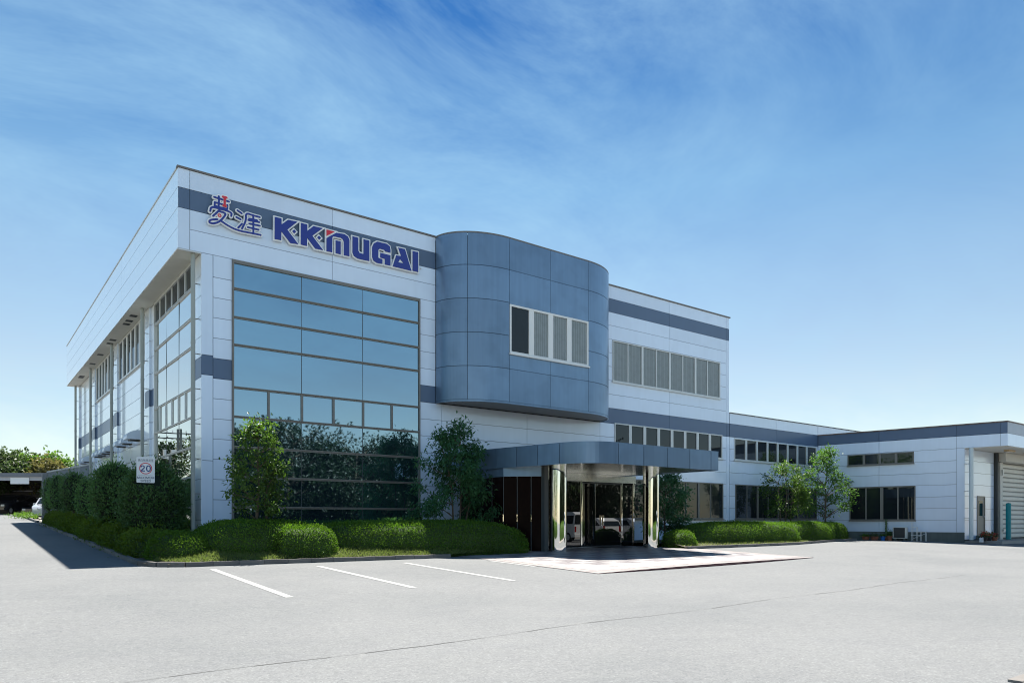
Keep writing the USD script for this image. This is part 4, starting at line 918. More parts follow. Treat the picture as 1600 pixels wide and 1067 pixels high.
def tree(name, label, cat, base, trunks, clumps, n_leaves, leaf, ln, wd, seed, bark='bark', group=None, droop=0.2, leafspread=0.8, shell=0.5, r_trunk=0.05, fork=None, trunk_sides=8, squash=0.75):
    """trunks: list of polylines (points relative to base); clumps: (x, y, z, r) leaf clumps relative to base; each clump hangs on a limb of its own."""
    rng = np.random.default_rng(seed)
    base = np.array(base, float)
    t = thing(name, label, cat, group)
    allp = []
    for tr in trunks:
        tr = np.array(tr, float)
        s = np.linspace(0, 1, 9)
        L = np.linspace(0, 1, len(tr))
        q = np.column_stack([np.interp(s, L, tr[:, k]) for k in range(3)])
        q[1:-1] += rng.normal(0, r_trunk * .35, (7, 3)) * [1, 1, 0.3]
        obj('trunk', tube(q + base, r_trunk * (1 - 0.78 * s), trunk_sides), M[bark], t, smooth=60)
        allp.append(q)
    tp = np.vstack(allp)
    cl = np.array(clumps, float)
    limbs = []
    for c in cl:
        cand = tp[tp[:, 2] < c[2] - 0.1 * c[3]]
        if len(cand) == 0:
            cand = tp[:2]
        dd = np.linalg.norm(cand - (c[:3] - [0, 0, 0.5 * np.linalg.norm(c[:2])]), axis=1)
        a = cand[np.argmin(dd)]
        mid = (a + c[:3]) / 2 + rng.normal(0, 0.06, 3) * np.linalg.norm(c[:3] - a) + [0, 0, 0.06 * np.linalg.norm(c[:3] - a)]
        s = np.linspace(0, 1, 5)[:, None]
        q = (1 - s) ** 2 * a + 2 * s * (1 - s) * mid + s * s * c[:3]
        limbs.append(tube(q + base, np.linspace(r_trunk * .42, r_trunk * .12, 5), 5))
    wts = cl[:, 3] ** 2.2; wts /= wts.sum()
    which = rng.choice(len(cl), n_leaves, p=wts)
    d = rnd_dir(n_leaves, rng)
    rad = rng.random(n_leaves) ** shell
    P = cl[which, :3] + d * (cl[which, 3] * rad)[:, None] * np.array([1, 1, squash])
    P += rng.normal(0, 0.03, P.shape) * cl[which, 3][:, None]
    # twigs: leaves gather in small sprays
    k = max(1, n_leaves // 7)
    hub = P[rng.choice(n_leaves, k)]
    pick = rng.integers(0, k, n_leaves)
    near = rng.random(n_leaves) < 0.6
    P = np.where(near[:, None], hub[pick] + rng.normal(0, ln * leafspread, (n_leaves, 3)), P)
    dirn = P - cl[which, :3]; dirn /= np.linalg.norm(dirn, axis=1, keepdims=True) + 1e-9
    A = rnd_dir(n_leaves, rng) * .8 + dirn * .7 + np.array([0, 0, -droop])
    F = rnd_dir(n_leaves, rng) * .6 + dirn * .4 + np.array([0, 0, 0.8])
    lm = leaf_mesh(P + base, A, F, ln * rng.uniform(.65, 1.25, n_leaves), wd * rng.uniform(.75, 1.2, n_leaves))
    obj('limbs', limbs, M[bark], t, smooth=60)
    obj('crown', lm, LEAF[leaf], t)
    return t
def crown_clumps(rng, n, prof, h0, h1, r_small, r_big, stretch=(1, 1), lean=(0, 0)):
    """Clumps in a crown whose radius at relative height t is prof(t)."""
    out = []
    for i in range(n):
        t = (i + rng.random()) / n
        R = prof(t)
        a = i * 2.399 + rng.normal(0, .4)
        rr = R * math.sqrt(rng.uniform(0.25, 1.0))
        r = rng.uniform(r_small, r_big)
        out.append((math.cos(a) * rr * stretch[0] + lean[0] * t, math.sin(a) * rr * stretch[1] + lean[1] * t, h0 + t * (h1 - h0), r))
    return out

# clipped hedges in front
def gz(x, y):
    return float(ground(x, y))
bush('clipped_bush', 'low rounded clipped bush at the kerb corner under the speed sign', 'bush', (-0.75, -3.5), 0.72, 0.82, 0.68, e=0.8, seed=11, amp=0.04, dens=1300, ln=0.055)
bush('hedge', 'broad rounded hedge at the building corner under the small leafy tree', 'hedge', (1.25, -3.35), 1.75, 1.05, 0.97, e=0.62, seed=12, amp=0.035, dens=1200, ln=0.055)
bush('clipped_bush', 'sunlit bulging clipped bush pushed forward out of the front hedge', 'bush', (2.2, -3.95), 0.95, 0.75, 0.88, e=0.75, seed=13, amp=0.07, dens=1300, ln=0.055)
bush('hedge', 'long clipped hedge in front of the mirrored glass, ending beside the entrance', 'hedge', (6.0, -3.45), 3.75, 0.98, 0.98, e=0.5, seed=14, amp=0.03, dens=1100, ln=0.055, bend=lambda x: -0.06 * x)
bush('clipped_bush', 'small low hedge end by the dark entrance wall', 'bush', (8.9, -3.75), 1.05, 0.6, 0.76, e=0.65, seed=15, amp=0.05, dens=1200, ln=0.055)
# right of the entrance
bush('clipped_bush', 'small round clipped bush right beside the polished entrance column', 'bush', (17.65, -4.05), 0.62, 0.6, 0.62, e=0.8, seed=16, dens=1100)
ra = math.atan2(1.75, 13.5)
bush('hedge', 'long clipped hedge below the ground floor windows right of the entrance', 'hedge', (22.6, -3.35), 3.95, 0.95, 0.92, rot=0.02, e=0.45, seed=17, amp=0.06, dens=900, ln=0.06)
bush('hedge', 'clipped hedge under the two small trees by the inner corner', 'hedge', (28.6, -2.55), 2.6, 0.95, 0.92, rot=0.13, e=0.45, seed=18, amp=0.06, dens=900, ln=0.06)
bush('hedge', 'short dark rounded hedge end nearest the low wing', 'hedge', (32.3, -1.95), 1.6, 0.8, 0.88, rot=0.13, e=0.6, seed=19, amp=0.06, dens=900, ln=0.06)
# along the left road
for k, (y, b, lab) in enumerate(((-1.7, 1.3, 'leafy low hedge at the kerb bend beside the speed sign'), (1.6, 2.1, 'leafy low hedge along the left kerb below the largest dark shrub'), (6.2, 2.7, 'leafy low hedge along the left kerb below the second dark shrub'), (12.0, 3.3, 'leafy low hedge along the left kerb below the small pale shrub'), (18.6, 3.6, 'farthest leafy low hedge along the left kerb beside the grey fence'))):
    bush('hedge', lab, 'hedge', (-1.05, y), 0.62, b, 0.58 + 0.03 * (k % 2), e=0.6, seed=30 + k, amp=0.12, freq=3.0, dens=700, ln=0.09, wd=0.045, ground_follow=True, spread=0.1, stray=0.06, leaf='loose')
for k, (x, y, z, a, c, lab) in enumerate(((-0.56, 0.6, 1.53, 0.78, 1.22, 'largest dark rounded shrub behind the speed sign at the building corner'), (-0.9, 5.2, 1.96, 0.66, 1.04, 'tall dark shrub second from the building corner along the left wall'),
        (-1.11, 10.0, 1.95, 0.33, 0.72, 'small paler shrub leaning out between two dark shrubs'), (-1.2, 13.2, 2.25, 0.48, 0.88, 'dark upright shrub fourth along the left wall'), (-1.3, 18.5, 2.4, 0.38, 0.9, 'slim dark shrub fifth along the left wall, touching the fence'), (-1.42, 21.7, 2.4, 0.25, 0.85, 'farthest narrow dark shrub beside the fence post'))):
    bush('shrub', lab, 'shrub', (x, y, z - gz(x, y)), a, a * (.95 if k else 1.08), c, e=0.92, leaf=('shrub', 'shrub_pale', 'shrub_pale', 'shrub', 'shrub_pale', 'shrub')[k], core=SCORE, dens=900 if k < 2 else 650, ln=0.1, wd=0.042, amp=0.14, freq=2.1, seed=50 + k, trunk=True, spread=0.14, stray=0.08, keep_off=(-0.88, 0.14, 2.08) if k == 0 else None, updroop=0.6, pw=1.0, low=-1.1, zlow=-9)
# small trees along the facade
rg = np.random.default_rng(101)
prof1 = lambda t: 0.52 * (0.55 + 0.75 * math.sin(PI * min(1, t * 0.95 + 0.05)) ** 0.6) * (1 if t < .8 else 1.1 - 0.9 * (t - .7))
cl = crown_clumps(rg, 36, prof1, 1.3, 3.6, 0.17, 0.3, lean=(0.05, 0))
cl += [(-0.62, 0.1, 1.75, 0.2), (-0.55, -.2, 2.35, 0.2), (0.68, -.1, 1.75, 0.2), (0.4, 0, 1.25, .2), (0.02, 0, 3.62, .2), (0.6, 0, 2.5, .22), (0.3, 0, 3.3, .2)]
tree('small_tree', 'small upright tree with glossy yellow green leaves before the mirrored glass', 'tree', (1.26, -3.3, gz(1.26, -3.3)), [[(0, 0, 0), (0.0, 0, 1.4), (0.03, 0, 2.6), (0.05, 0, 3.6)], [(0.12, 0.05, 0), (0.25, 0.1, 1.2), (0.3, 0.1, 2.2)]], cl, 3300, 'camellia', 0.12, 0.058, 201, r_trunk=0.055)
rg = np.random.default_rng(102)
prof2 = lambda t: 1.75 * (1 - 0.68 * t) * (0.78 + .22 * math.sin(11 * t))
cl = crown_clumps(rg, 40, prof2, 0.95, 4.2, 0.24, 0.42)
cl += [(0.15, 0, 4.45, .2), (-1.3, 0, 3.0, .3), (-1.4, 0.1, 2.2, .28), (1.2, 0, 2.6, .3), (0.95, -.1, 3.45, .22), (-.7, 0, 3.9, .25)]
tree('broad_tree', 'multi stemmed dark green tree between the glass wall and the entrance', 'tree', (8.45, -2.0, gz(8.4, -2.0)), [[(-0.1, 0, 0), (-0.15, 0, 1.6), (-0.3, 0, 2.9)], [(0.1, 0, 0), (0.2, 0, 1.8), (0.15, 0, 4.2)], [(0.3, 0.1, 0), (0.55, 0.1, 1.5), (0.7, 0.1, 2.8)]], cl, 6800, 'bay', 0.16, 0.064, 202, bark='bark', r_trunk=0.045, droop=0.5)
rg = np.random.default_rng(103)
cl = crown_clumps(rg, 24, lambda t: 1.0 * math.sin(PI * (0.15 + .8 * t)) ** .7, 0.6, 3.1, 0.28, 0.42)
tree('shade_tree', 'round dense tree half hidden behind the right polished column', 'tree', (19.0, -2.1, gz(19, -2.1)), [[(0, 0, 0), (0, 0, 1.2), (0.1, 0, 2.5)]], cl, 6000, 'bay', 0.14, 0.065, 203, r_trunk=0.05)
rg = np.random.default_rng(104)
cl = crown_clumps(rg, 30, lambda t: 1.12 * math.sin(PI * (0.2 + .68 * t)) ** .8, 1.35, 3.95, 0.24, 0.38)
tree('garden_tree', 'bushy round tree with several thin stems below the upper strip window', 'tree', (28.75, -1.75, gz(29, -1.75)), [[(-0.3, 0, 0), (-0.5, 0, 1.6), (-0.7, 0, 3.0)], [(0, 0, 0), (0.05, 0, 2), (0.1, 0, 3.5)], [(0.25, 0, 0), (0.5, 0, 1.6), (0.8, 0, 2.9)]], cl, 3300, 'camellia', 0.15, 0.065, 204, r_trunk=0.05)
rg = np.random.default_rng(105)
cl = crown_clumps(rg, 34, lambda t: 2.05 * (1 - t * .8) * min(1, .5 + 1.6 * t), 1.5, 4.9, 0.26, 0.42)
cl += [(2.6, 0, 2.2, .35), (-1.6, 0, 3.6, .3), (2.2, 0, 3.2, .3)]
tree('maple_tree', 'bright green spreading tree at the inner corner with the wing', 'tree', (32.85, -1.6, gz(33, -1.6)), [[(0, 0, 0), (0.02, 0, 1.6), (0.1, 0, 3.2), (0.2, 0, 4.7)]], cl, 3700, 'maple', 0.15, 0.08, 205, r_trunk=0.06, droop=0.1)

# turf strips
def turf(poly, n, seed, label, bank):
    rng = np.random.default_rng(seed)
    x0, y0, x1, y1 = poly.bounds
    from shapely import contains_xy
    P = np.column_stack([rng.uniform(x0, x1, n), rng.uniform(y0, y1, n)])
    P = P[contains_xy(poly, P[:, 0], P[:, 1])]
    z = ground(P[:, 0], P[:, 1]) + 0.065 + bank(P[:, 0], P[:, 1])
    A = rnd_dir(len(P), rng) * .75 + [0, 0, .75]
    F = rnd_dir(len(P), rng)
    m = leaf_mesh(np.column_stack([P, z]), A, F, rng.uniform(.06, .13, len(P)), 0.014 * rng.uniform(.7, 1.5, len(P)), 0.1)
    return obj('grass', m, LEAF['turf'], label=label, cat='grass', kind='stuff')
LEAF['turf'] = leafmat('turf_leaf', [(0.16, 0.21, 0.06), (0.24, 0.3, 0.09), (0.33, 0.37, 0.14), (0.4, 0.4, 0.2)], trans=0.35)
turf(Polygon([(-0.9, -4.78), (6.4, -4.78), (9.8, -4.35), (9.8, -3.9), (-1.2, -3.9), (-1.55, -4.2)]), 26000, 301, 'sunlit pale grass strip between the front kerb and hedge', bank_left)
turf(Polygon([(17.1, -4.85), (24.6, -4.65), (30.8, -3.1), (33.9, -2.6), (33.9, -1.8), (28, -2.9), (17.1, -3.9)]), 24000, 302, 'grass strip between the kerb and hedge right of the entrance', bank_right)
# ------------------------------------------------------------------ things along the wing
TERRA = paint('terracotta', (0.32, 0.12, 0.07), 0.8, streak=0.2, scale=6)
def pot(name, label, xy, r, h, m, plant, seed, cat='flower pot', zb=None, ph=0.25, flowers=None, group=None):
    rng = np.random.default_rng(seed)
    z = gz(*xy) if zb is None else zb
    t = thing(name, label, cat, group)
    prof = np.array([(0.0, 0.0), (r * .7, 0.0), (r * .95, h * .86), (r * 1.06, h * .86), (r * 1.06, h), (r * .9, h), (r * .85, h * .8), (0, h * .8)])
    me = trimesh.creation.revolve(prof, sections=18); me.apply_translation([xy[0], xy[1], z])
    obj('pot', me, m, t, smooth=30)
    n = 160
    P = np.array([xy[0], xy[1], z + h * .8]) + rng.normal(0, 1, (n, 3)) * [r * .6, r * .6, ph * .35] + [0, 0, ph * .5]
    P[:, 2] = np.maximum(P[:, 2], z + h * .8)
    obj('plant', leaf_mesh(P, rnd_dir(n, rng) + [0, 0, .6], rnd_dir(n, rng) + [0, 0, .5], .09, .04), LEAF[plant], t, kind='stuff')
    if flowers is not None:
        k = 45
        P = np.array([xy[0], xy[1], z + h * .8]) + rng.normal(0, 1, (k, 3)) * [r * .6, r * .6, ph * .25] + [0, 0, ph * .75]
        obj('flowers', leaf_mesh(P, rnd_dir(k, rng), rnd_dir(k, rng) + [0, 0, 1], .06, .06), flowers, t, kind='stuff')
    return t
FL = [plain('petal_orange', (0.6, 0.16, 0.02), 0.6), plain('petal_red', (0.5, 0.02, 0.03), 0.6)]
def wxy(s, d):
    p = wpt(s, d); return (float(p[0]), float(p[1]))
ac = thing('air_conditioner_unit', 'white outdoor air conditioner unit with dark square grille against the low wing', 'air conditioner')
obj('casing', WING.place(rbox(4.12, 4.82, 0.22, 0.52, 0.12, 0.74, 0.02, 1)), paint('ac_casing', (0.68, 0.66, 0.58), 0.5), ac)
obj('grille', WING.box(4.17, 4.72, 0.521, 0.53, 0.17, 0.7), plain('ac_grille', (0.02, 0.024, 0.028), 0.4), ac)
obj('grille_bars', [WING.box(4.17, 4.72, 0.531, 0.536, z, z + .008) for z in np.arange(.2, .7, .045)], M['vent'], ac)
obj('foot', [WING.box(s, s + .08, .2, .56, 0.03, 0.119) for s in (4.2, 4.65)], M['concrete'], ac)
st = thing('plant_stand', 'white metal plant stand with thin legs beside the air conditioner unit', 'plant stand')
tops = [(5.05, 5.3, .72), (5.28, 5.72, .48), (5.02, 5.5, .3)]
for (a, b, z) in tops:
    obj('shelf', WING.box(a, b, .3, .55, z, z + .03), M['white'], st)
for s, h in ((5.06, .98), (5.28, .72), (5.48, .5), (5.7, .48)):
    for d_ in (.31, .54):
        obj('leg', WING.place(cyl((s, d_, 0.0), (s, d_, h), 0.014, 8)), M['white'], st)
obj('brace', WING.place(cyl((5.06, .54, .1), (5.7, .54, .4), 0.012, 6)), M['white'], st)
pot('flower_pot', 'bright blue pot on the ground left of the air conditioner', wxy(3.62, .45), .13, .24, plain('pot_blue', (0.03, 0.16, 0.5), 0.35), 'maple', 401, ph=.1)
pot('flower_pot', 'low brown planter at the end of the right hedge', wxy(2.75, .5), .2, .2, TERRA, 'hedge', 402, ph=.12)
pot('flower_pot', 'wide terracotta planter between the hedge end and the blue pot', wxy(3.2, .5), .22, .22, TERRA, 'olive', 403, ph=.15)
pot('flower_pot', 'terracotta pot with sparse plant right beside the air conditioner', wxy(3.95, .4), .14, .26, TERRA, 'maple', 404, ph=.25)
tp = thing('potted_cactus', 'tall narrow green plant standing against the wing behind the blue pot', 'plant')
q = wxy(3.72, .22)
obj('pot', cyl((q[0], q[1], 0), (q[0], q[1], .22), .11, 14, .14), TERRA, tp, smooth=40)
obj('stem', tube([(q[0], q[1], .2), (q[0] + .02, q[1], .6), (q[0], q[1], 1.1)], [.06, .055, .04], 8), paint('stem_green', (0.12, 0.17, 0.09), 0.7), tp, smooth=60)
rngp = np.random.default_rng(410)
P = np.column_stack([np.full(120, q[0]), np.full(120, q[1]), rngp.uniform(.3, 1.12, 120)])
obj('leaves', leaf_mesh(P, rnd_dir(120, rngp) + [0, 0, .3], rnd_dir(120, rngp), .1, .03), LEAF['bay'], tp)
for k, (x, y, lab, fl) in enumerate(((36.3, -8.15, 'small pot with dark red flowers at the foot of the pale downpipe', 1), (36.75, -8.0, 'pot of orange flowers in front of the service door', 0), (37.15, -8.05, 'terracotta pot with orange and green plant beside the service door step', 0), (37.5, -8.2, 'rightmost pot of red flowers in front of the dock', 1))):
    pot('flower_pot', lab, (x, y), .16, .2, TERRA if k % 2 else M['rubber'], 'olive', 420 + k, zb=0.05, ph=.22, flowers=FL[fl])
wb = thing('watering_can', 'small white watering can on the ground beside the pale downpipe', 'watering can')
obj('can', cyl((35.95, -8.15, 0.0), (35.95, -8.15, .22), .1, 14, .09), M['white'], wb, smooth=40)
obj('spout', cyl((35.9, -8.2, .08), (35.75, -8.3, .26), .02, 8, .012), M['white'], wb)
obj('handle', tube([(36.0, -8.1, .2), (36.1, -8.05, .24), (36.12, -8.03, .14), (36.04, -8.08, .04)], .012, 6), M['white'], wb)
bo = thing('bollard', 'tall teal guard post standing before the roller shutter', 'bollard')
bp = (40.3, -7.9)
obj('post', cyl((*bp, 0.0), (*bp, 2.0), 0.125, 20), M['teal'], bo, smooth=40)
obj('cap', trimesh.creation.revolve(np.array([(0, 2.06), (.07, 2.045), (.11, 2.02), (.125, 2.0)]), sections=20).apply_translation([*bp, 0.0]), M['teal'], bo, smooth=True)
obj('base_plate', cyl((*bp, 0.045), (*bp, 0.07), 0.2, 16), M['concrete'], bo)

# ------------------------------------------------------------------ the far left: fence, car shelter, parked car, trees
fe = thing('fence', 'grey panel fence with sloping top running from the road post to the building', 'fence')
fg = paint('fence_panel', (0.3, 0.32, 0.34), 0.5, streak=0.06)
fF = Frame((-1.62, 22.9), (1, 0), (0, -1))
obj('post', fF.box(0, .22, -.1, .12, .6, 3.6), paint('fence_post', (0.22, 0.225, 0.235), 0.5), fe)
for k in range(4):
    a, b = .24 + k * .49, .71 + k * .49
    za, zb_ = 3.58 + .25 * a, 3.58 + .25 * b
    obj('panel', fF.plate(Polygon([(a, .7), (b, .7), (b, zb_), (a, za)]), -.02, .02), fg, fe)
obj('top_rail', fF.plate(Polygon([(.22, 3.64), (2.2, 4.14), (2.2, 4.22), (.22, 3.72)]), -.05, .06), M['silver'], fe)
cd = np.array([-0.795823, 0.605529]); cn = np.array([-0.605529, -0.795823])
CP = Frame((0.6, 39.2), tuple(cd), tuple(cn))
sh_ = thing('car_shelter', 'long dark flat roofed car shelter at the end of the left road', 'car shelter')
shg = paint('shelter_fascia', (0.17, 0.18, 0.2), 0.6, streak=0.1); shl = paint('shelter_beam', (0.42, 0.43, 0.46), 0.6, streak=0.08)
obj('roof', CP.box(-2, 26, -7.5, 0.25, 4.28, 4.55), shg, sh_)
obj('beam', CP.box(-2, 26, -0.05, 0.12, 4.0, 4.275), shl, sh_)
for s in (0.6, 5.6, 10.6, 15.6, 20.6):
    obj('post', CP.box(s, s + .14, -.3, -.1, 1.3, 4.0), shg, sh_)
    obj('post', CP.box(s, s + .14, -7.2, -7.0, 1.3, 4.28), shg, sh_)
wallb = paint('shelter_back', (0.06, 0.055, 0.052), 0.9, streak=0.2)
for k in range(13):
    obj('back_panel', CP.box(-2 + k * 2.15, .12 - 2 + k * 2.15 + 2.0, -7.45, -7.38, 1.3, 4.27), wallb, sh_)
obj('rail', [CP.box(-2, 26, -7.3, -7.25, z, z + .08) for z in (2.2, 2.9, 3.5)], shl, sh_)
obj('hanging_board', CP.box(2.0, 3.35, 0.13, 0.16, 3.75, 4.22), M['signwhite'], sh_)

CARP = {c: mat('car_paint_' + c, {'p': ('principled_bsdf', {'base_color': v, 'roughness': 0.3, 'coat_weight': 1.0, 'coat_roughness': 0.02, 'metallic': m})}, [], 'p.BSDF') for c, v, m in
        (('white', (0.78, 0.78, 0.77), 0.0), ('silver', (0.55, 0.56, 0.58), 0.5), ('dark', (0.02, 0.022, 0.03), 0.0), ('red', (0.16, 0.02, 0.025), 0.0))}
CGL = plain('car_glass', (0.015, 0.018, 0.02), 0.03, spec=0.7)
LAMP = plain('car_lamp', (0.7, 0.72, 0.72), 0.08, spec=0.8); TAIL = plain('car_tail', (0.35, 0.01, 0.015), 0.15)
PROF = dict(
    van=(3.4, 1.48, [(0.0, .3), (0.0, .95), (.06, 1.1), (.35, 1.25), (.72, 1.72), (.95, 1.84), (3.1, 1.86), (3.33, 1.75), (3.4, 1.1), (3.4, .3)], 1.08, [(.45, 1.2), (.78, 1.66), (3.3, 1.66), (3.33, 1.1)]),
    wagon=(3.9, 1.66, [(0.0, .3), (0.0, .72), (.12, .85), (.85, 1.0), (1.45, 1.42), (1.8, 1.52), (3.2, 1.5), (3.7, 1.32), (3.88, .95), (3.9, .3)], .95, [(1.0, 1.0), (1.5, 1.36), (3.2, 1.38), (3.72, .98)]),
    sedan=(4.4, 1.7, [(0.0, .3), (0.0, .65), (.15, .78), (1.15, .92), (1.8, 1.36), (2.2, 1.42), (3.0, 1.4), (3.6, 1.05), (4.3, .95), (4.4, .85), (4.4, .3)], .92, [(1.3, .96), (1.85, 1.29), (3.0, 1.3), (3.5, 1.0)]))
def car(label, loc, rot, kind, col, group=None):
    L, Wd, pts, belt, gl = PROF[kind]
    t = thing('parked_car', label, 'car', group, loc=loc, rot=rot)
    wr = .29; wxs = (.62, L - .62)
    body = Polygon(pts).buffer(-.04).buffer(.04, quad_segs=4)
    for wx in wxs:
        body = body.difference(Point(wx, .27).buffer(wr + .05))
    m = trimesh.creation.extrude_polygon(body, Wd, engine='earcut')
    m = m.subdivide_to_size(.35)
    v = np.array(m.vertices); z = v[:, 1]; sx_ = v[:, 2] - Wd / 2
    sx_ = sx_ * (1 - .2 * np.clip((z - belt) / .8, 0, 1))
    ends = np.clip(np.minimum(v[:, 0], L - v[:, 0]) / .35, 0, 1)
    sx_ *= .9 + .1 * np.sqrt(ends)
    m = trimesh.Trimesh(np.column_stack([v[:, 0] - L / 2, sx_, z]), np.asarray(m.faces)); m.fix_normals()
    obj('body', m, CARP[col], t, smooth=35)
    def side_at(zz):
        return Wd / 2 * (1 - .2 * max(0, min(1, (zz - belt) / .8)))
    n = 3 if kind == 'van' else 2
    g = Polygon(gl)
    x0, _, x1, _ = g.bounds
    for sd in (-1, 1):
        for k in range(n):
            cut = g.intersection(sbox(x0 + (x1 - x0) * k / n + .03, 0, x0 + (x1 - x0) * (k + 1) / n - .03, 3)).buffer(-.02)
            if cut.is_empty:
                continue
            mm = trimesh.creation.extrude_polygon(cut, .012, engine='earcut'); vv = np.array(mm.vertices)
            yy = np.array([side_at(a) for a in vv[:, 1]]) * .985 + vv[:, 2] + .002
            obj('side_window', trimesh.Trimesh(np.column_stack([vv[:, 0] - L / 2, sd * yy, vv[:, 1]]), mm.faces), CGL, t)
    def across(a, b, nm):
        w0, w1 = side_at(a[1]) * .9, side_at(b[1]) * .9
        d_ = np.array([b[1] - a[1], -(b[0] - a[0])]); d_ = d_ / np.linalg.norm(d_) * .014
        if (d_[0] > 0) == (a[0] < L / 2): d_ = -d_
        obj(nm, trimesh.Trimesh([[a[0] - L / 2 + d_[0], -w0, a[1] + abs(d_[1])], [a[0] - L / 2 + d_[0], w0, a[1] + abs(d_[1])], [b[0] - L / 2 + d_[0], w1, b[1] + abs(d_[1])], [b[0] - L / 2 + d_[0], -w1, b[1] + abs(d_[1])]], [[0, 1, 2], [0, 2, 3]], process=False), CGL, t)
    if kind == 'van':
        across((.38, 1.27), (.7, 1.68), 'windscreen'); across((3.4, 1.12), (3.345, 1.68), 'rear_window')
    elif kind == 'wagon':
        across((.9, 1.03), (1.43, 1.39), 'windscreen'); across((3.87, .97), (3.71, 1.3), 'rear_window')
    else:
        across((1.2, .95), (1.78, 1.33), 'windscreen'); across((3.56, 1.06), (3.05, 1.36), 'rear_window')
    for sd in (-1, 1):
        obj('headlight', rbox(-L / 2 - .012, -L / 2 + .12, sd * Wd * .36 - .14, sd * Wd * .36 + .14, .58, .74, .03, 1), LAMP, t)
        obj('taillight', rbox(L / 2 - .1, L / 2 + .012, sd * Wd * .4 - .07, sd * Wd * .4 + .07, .62, .98, .03, 1), TAIL, t)
        obj('mirror', rbox(-L / 2 + (x0 + .15), -L / 2 + (x0 + .27), sd * (Wd / 2 + .1) - .08, sd * (Wd / 2 + .1) + .08, belt, belt + .15, .03, 1), CARP[col], t)
        for wx in wxs:
            w = obj('wheel', cyl((wx - L / 2, sd * (Wd / 2 - .02), .29), (wx - L / 2, sd * (Wd / 2 - .19), .29), wr, 20), M['rubber'], t, smooth=40)
            obj('rim', cyl((wx - L / 2, sd * (Wd / 2 - .012), .29), (wx - L / 2, sd * (Wd / 2 - .06), .29), .18, 14), M['silver'], w)
    obj('bumper', [rbox(-L / 2 - .04, -L / 2 + .1, -Wd * .46, Wd * .46, .3, .5, .04, 1), rbox(L / 2 - .1, L / 2 + .04, -Wd * .46, Wd * .46, .3, .52, .04, 1)], CARP[col], t)
    obj('number_plate', [bx(L / 2 + .041, L / 2 + .05, -.16, .16, .55, .7), bx(-L / 2 - .05, -L / 2 - .041, -.16, .16, .34, .48)], M['signwhite'], t)
    return t
car('silver compact car parked beyond the grey fence post by the left road', (-0.25, 31.8, gz(-.25, 31.8)), 72, 'wagon', 'silver')
car('dark red low car just in front of the silver car behind the fence post', (0.0, 27.4, gz(0, 27.4)), 75, 'sedan', 'red')
for k, (s, lab) in enumerate(((6.2, 'dark car inside the left end of the car shelter'), (3.4, 'dark car deep inside the car shelter behind the hanging white board'))):
    p = CP.pt(s, -4.2, 0)
    car(lab, (p[0], p[1], gz(p[0], p[1])), math.degrees(math.atan2(cn[1], cn[0])) + 180, 'wagon', 'dark')
# verge with weeds and a pale kerb before the silver car
kerb([(-1.75, 33.5), (-1.7, 24.2)], 'kerb', piece=0.9)
bed(Polygon([(-1.65, 24.2), (1.5, 24.2), (1.5, 36), (-1.65, 36)]), 0.03, 'parking_verge', paint('verge_gravel', (0.32, 0.3, 0.26), 0.9, streak=0.2, scale=3))
for k, (x, y, lab) in enumerate(((-1.75, 33.0, 'larger yellow green weed tuft on the kerb before the parked silver car'), (-1.85, 29.5, 'small weed tuft at the road edge nearest the fence post'))):
    rng = np.random.default_rng(500 + k)
    t = thing('weed_tuft', lab, 'weeds')
    n = 260
    P = np.array([x, y, gz(x, y) + .02]) + np.column_stack([rng.normal(0, .35, n), rng.normal(0, .5, n), rng.uniform(0, .28, n)])
    obj('leaves', leaf_mesh(P, rnd_dir(n, rng) * .7 + [0, 0, .7], rnd_dir(n, rng), .2, .05), LEAF['lime'], t, kind='stuff')

def big_tree(label, x, y, h, r, leaf, seed, n=2600, ln=0.4, wd=0.22, group=None, z=None, name='tree', low=0.3, kind=0):
    rng = np.random.default_rng(seed)
    z = gz(x, y) if z is None else z
    cl = crown_clumps(rg_ := np.random.default_rng(seed + 1), 26, lambda t: r * (math.sin(PI * min(1, .12 + .8 * t)) ** .6), h * low, h - .14 * r, r * .26, r * .46)
    return tree(name, label, 'tree', (x, y, z - .05), [[(0, 0, 0), (rng.normal(0, .1), rng.normal(0, .1), h * .45), (rng.normal(0, .25), rng.normal(0, .25), h * .85)]], cl, n, leaf, ln, wd, seed, r_trunk=.022 * h, group=group, droop=.15, leafspread=.6)
# trees seen over the shelter roof
for k, (px, top, Zc, r, leaf, lab) in enumerate(((-18, 716, 66, 3.4, 'olive', 'dark olive tree at the far left edge over the shelter'), (12, 706, 62, 2.7, 'olive', 'tall rounded olive green tree over the car shelter at left'), (44, 713, 64, 2.3, 'lime', 'bright yellow green tree over the middle of the car shelter'),
        (66, 711, 74, 2.5, 'olive', 'dull green tree behind the bright one over the shelter'), (78, 720, 62, 1.9, 'rust', 'brownish tree tinged with rust above the fence post'), (103, 714, 64, 2.3, 'lime', 'yellow green tree next to the corner of the building at far left'))):
    X = (px - 800) / 1136 * Zc
    x = CAM[0] + RIGHT[0] * X + FWD[0] * Zc; y = CAM[1] + RIGHT[1] * X + FWD[1] * Zc
    h = 1.09 + (813 - top) / 1136 * Zc - gz(x, y)
    big_tree(lab, x, y, h, r, leaf, 600 + k * 7, n=5200, ln=.34, wd=.2)

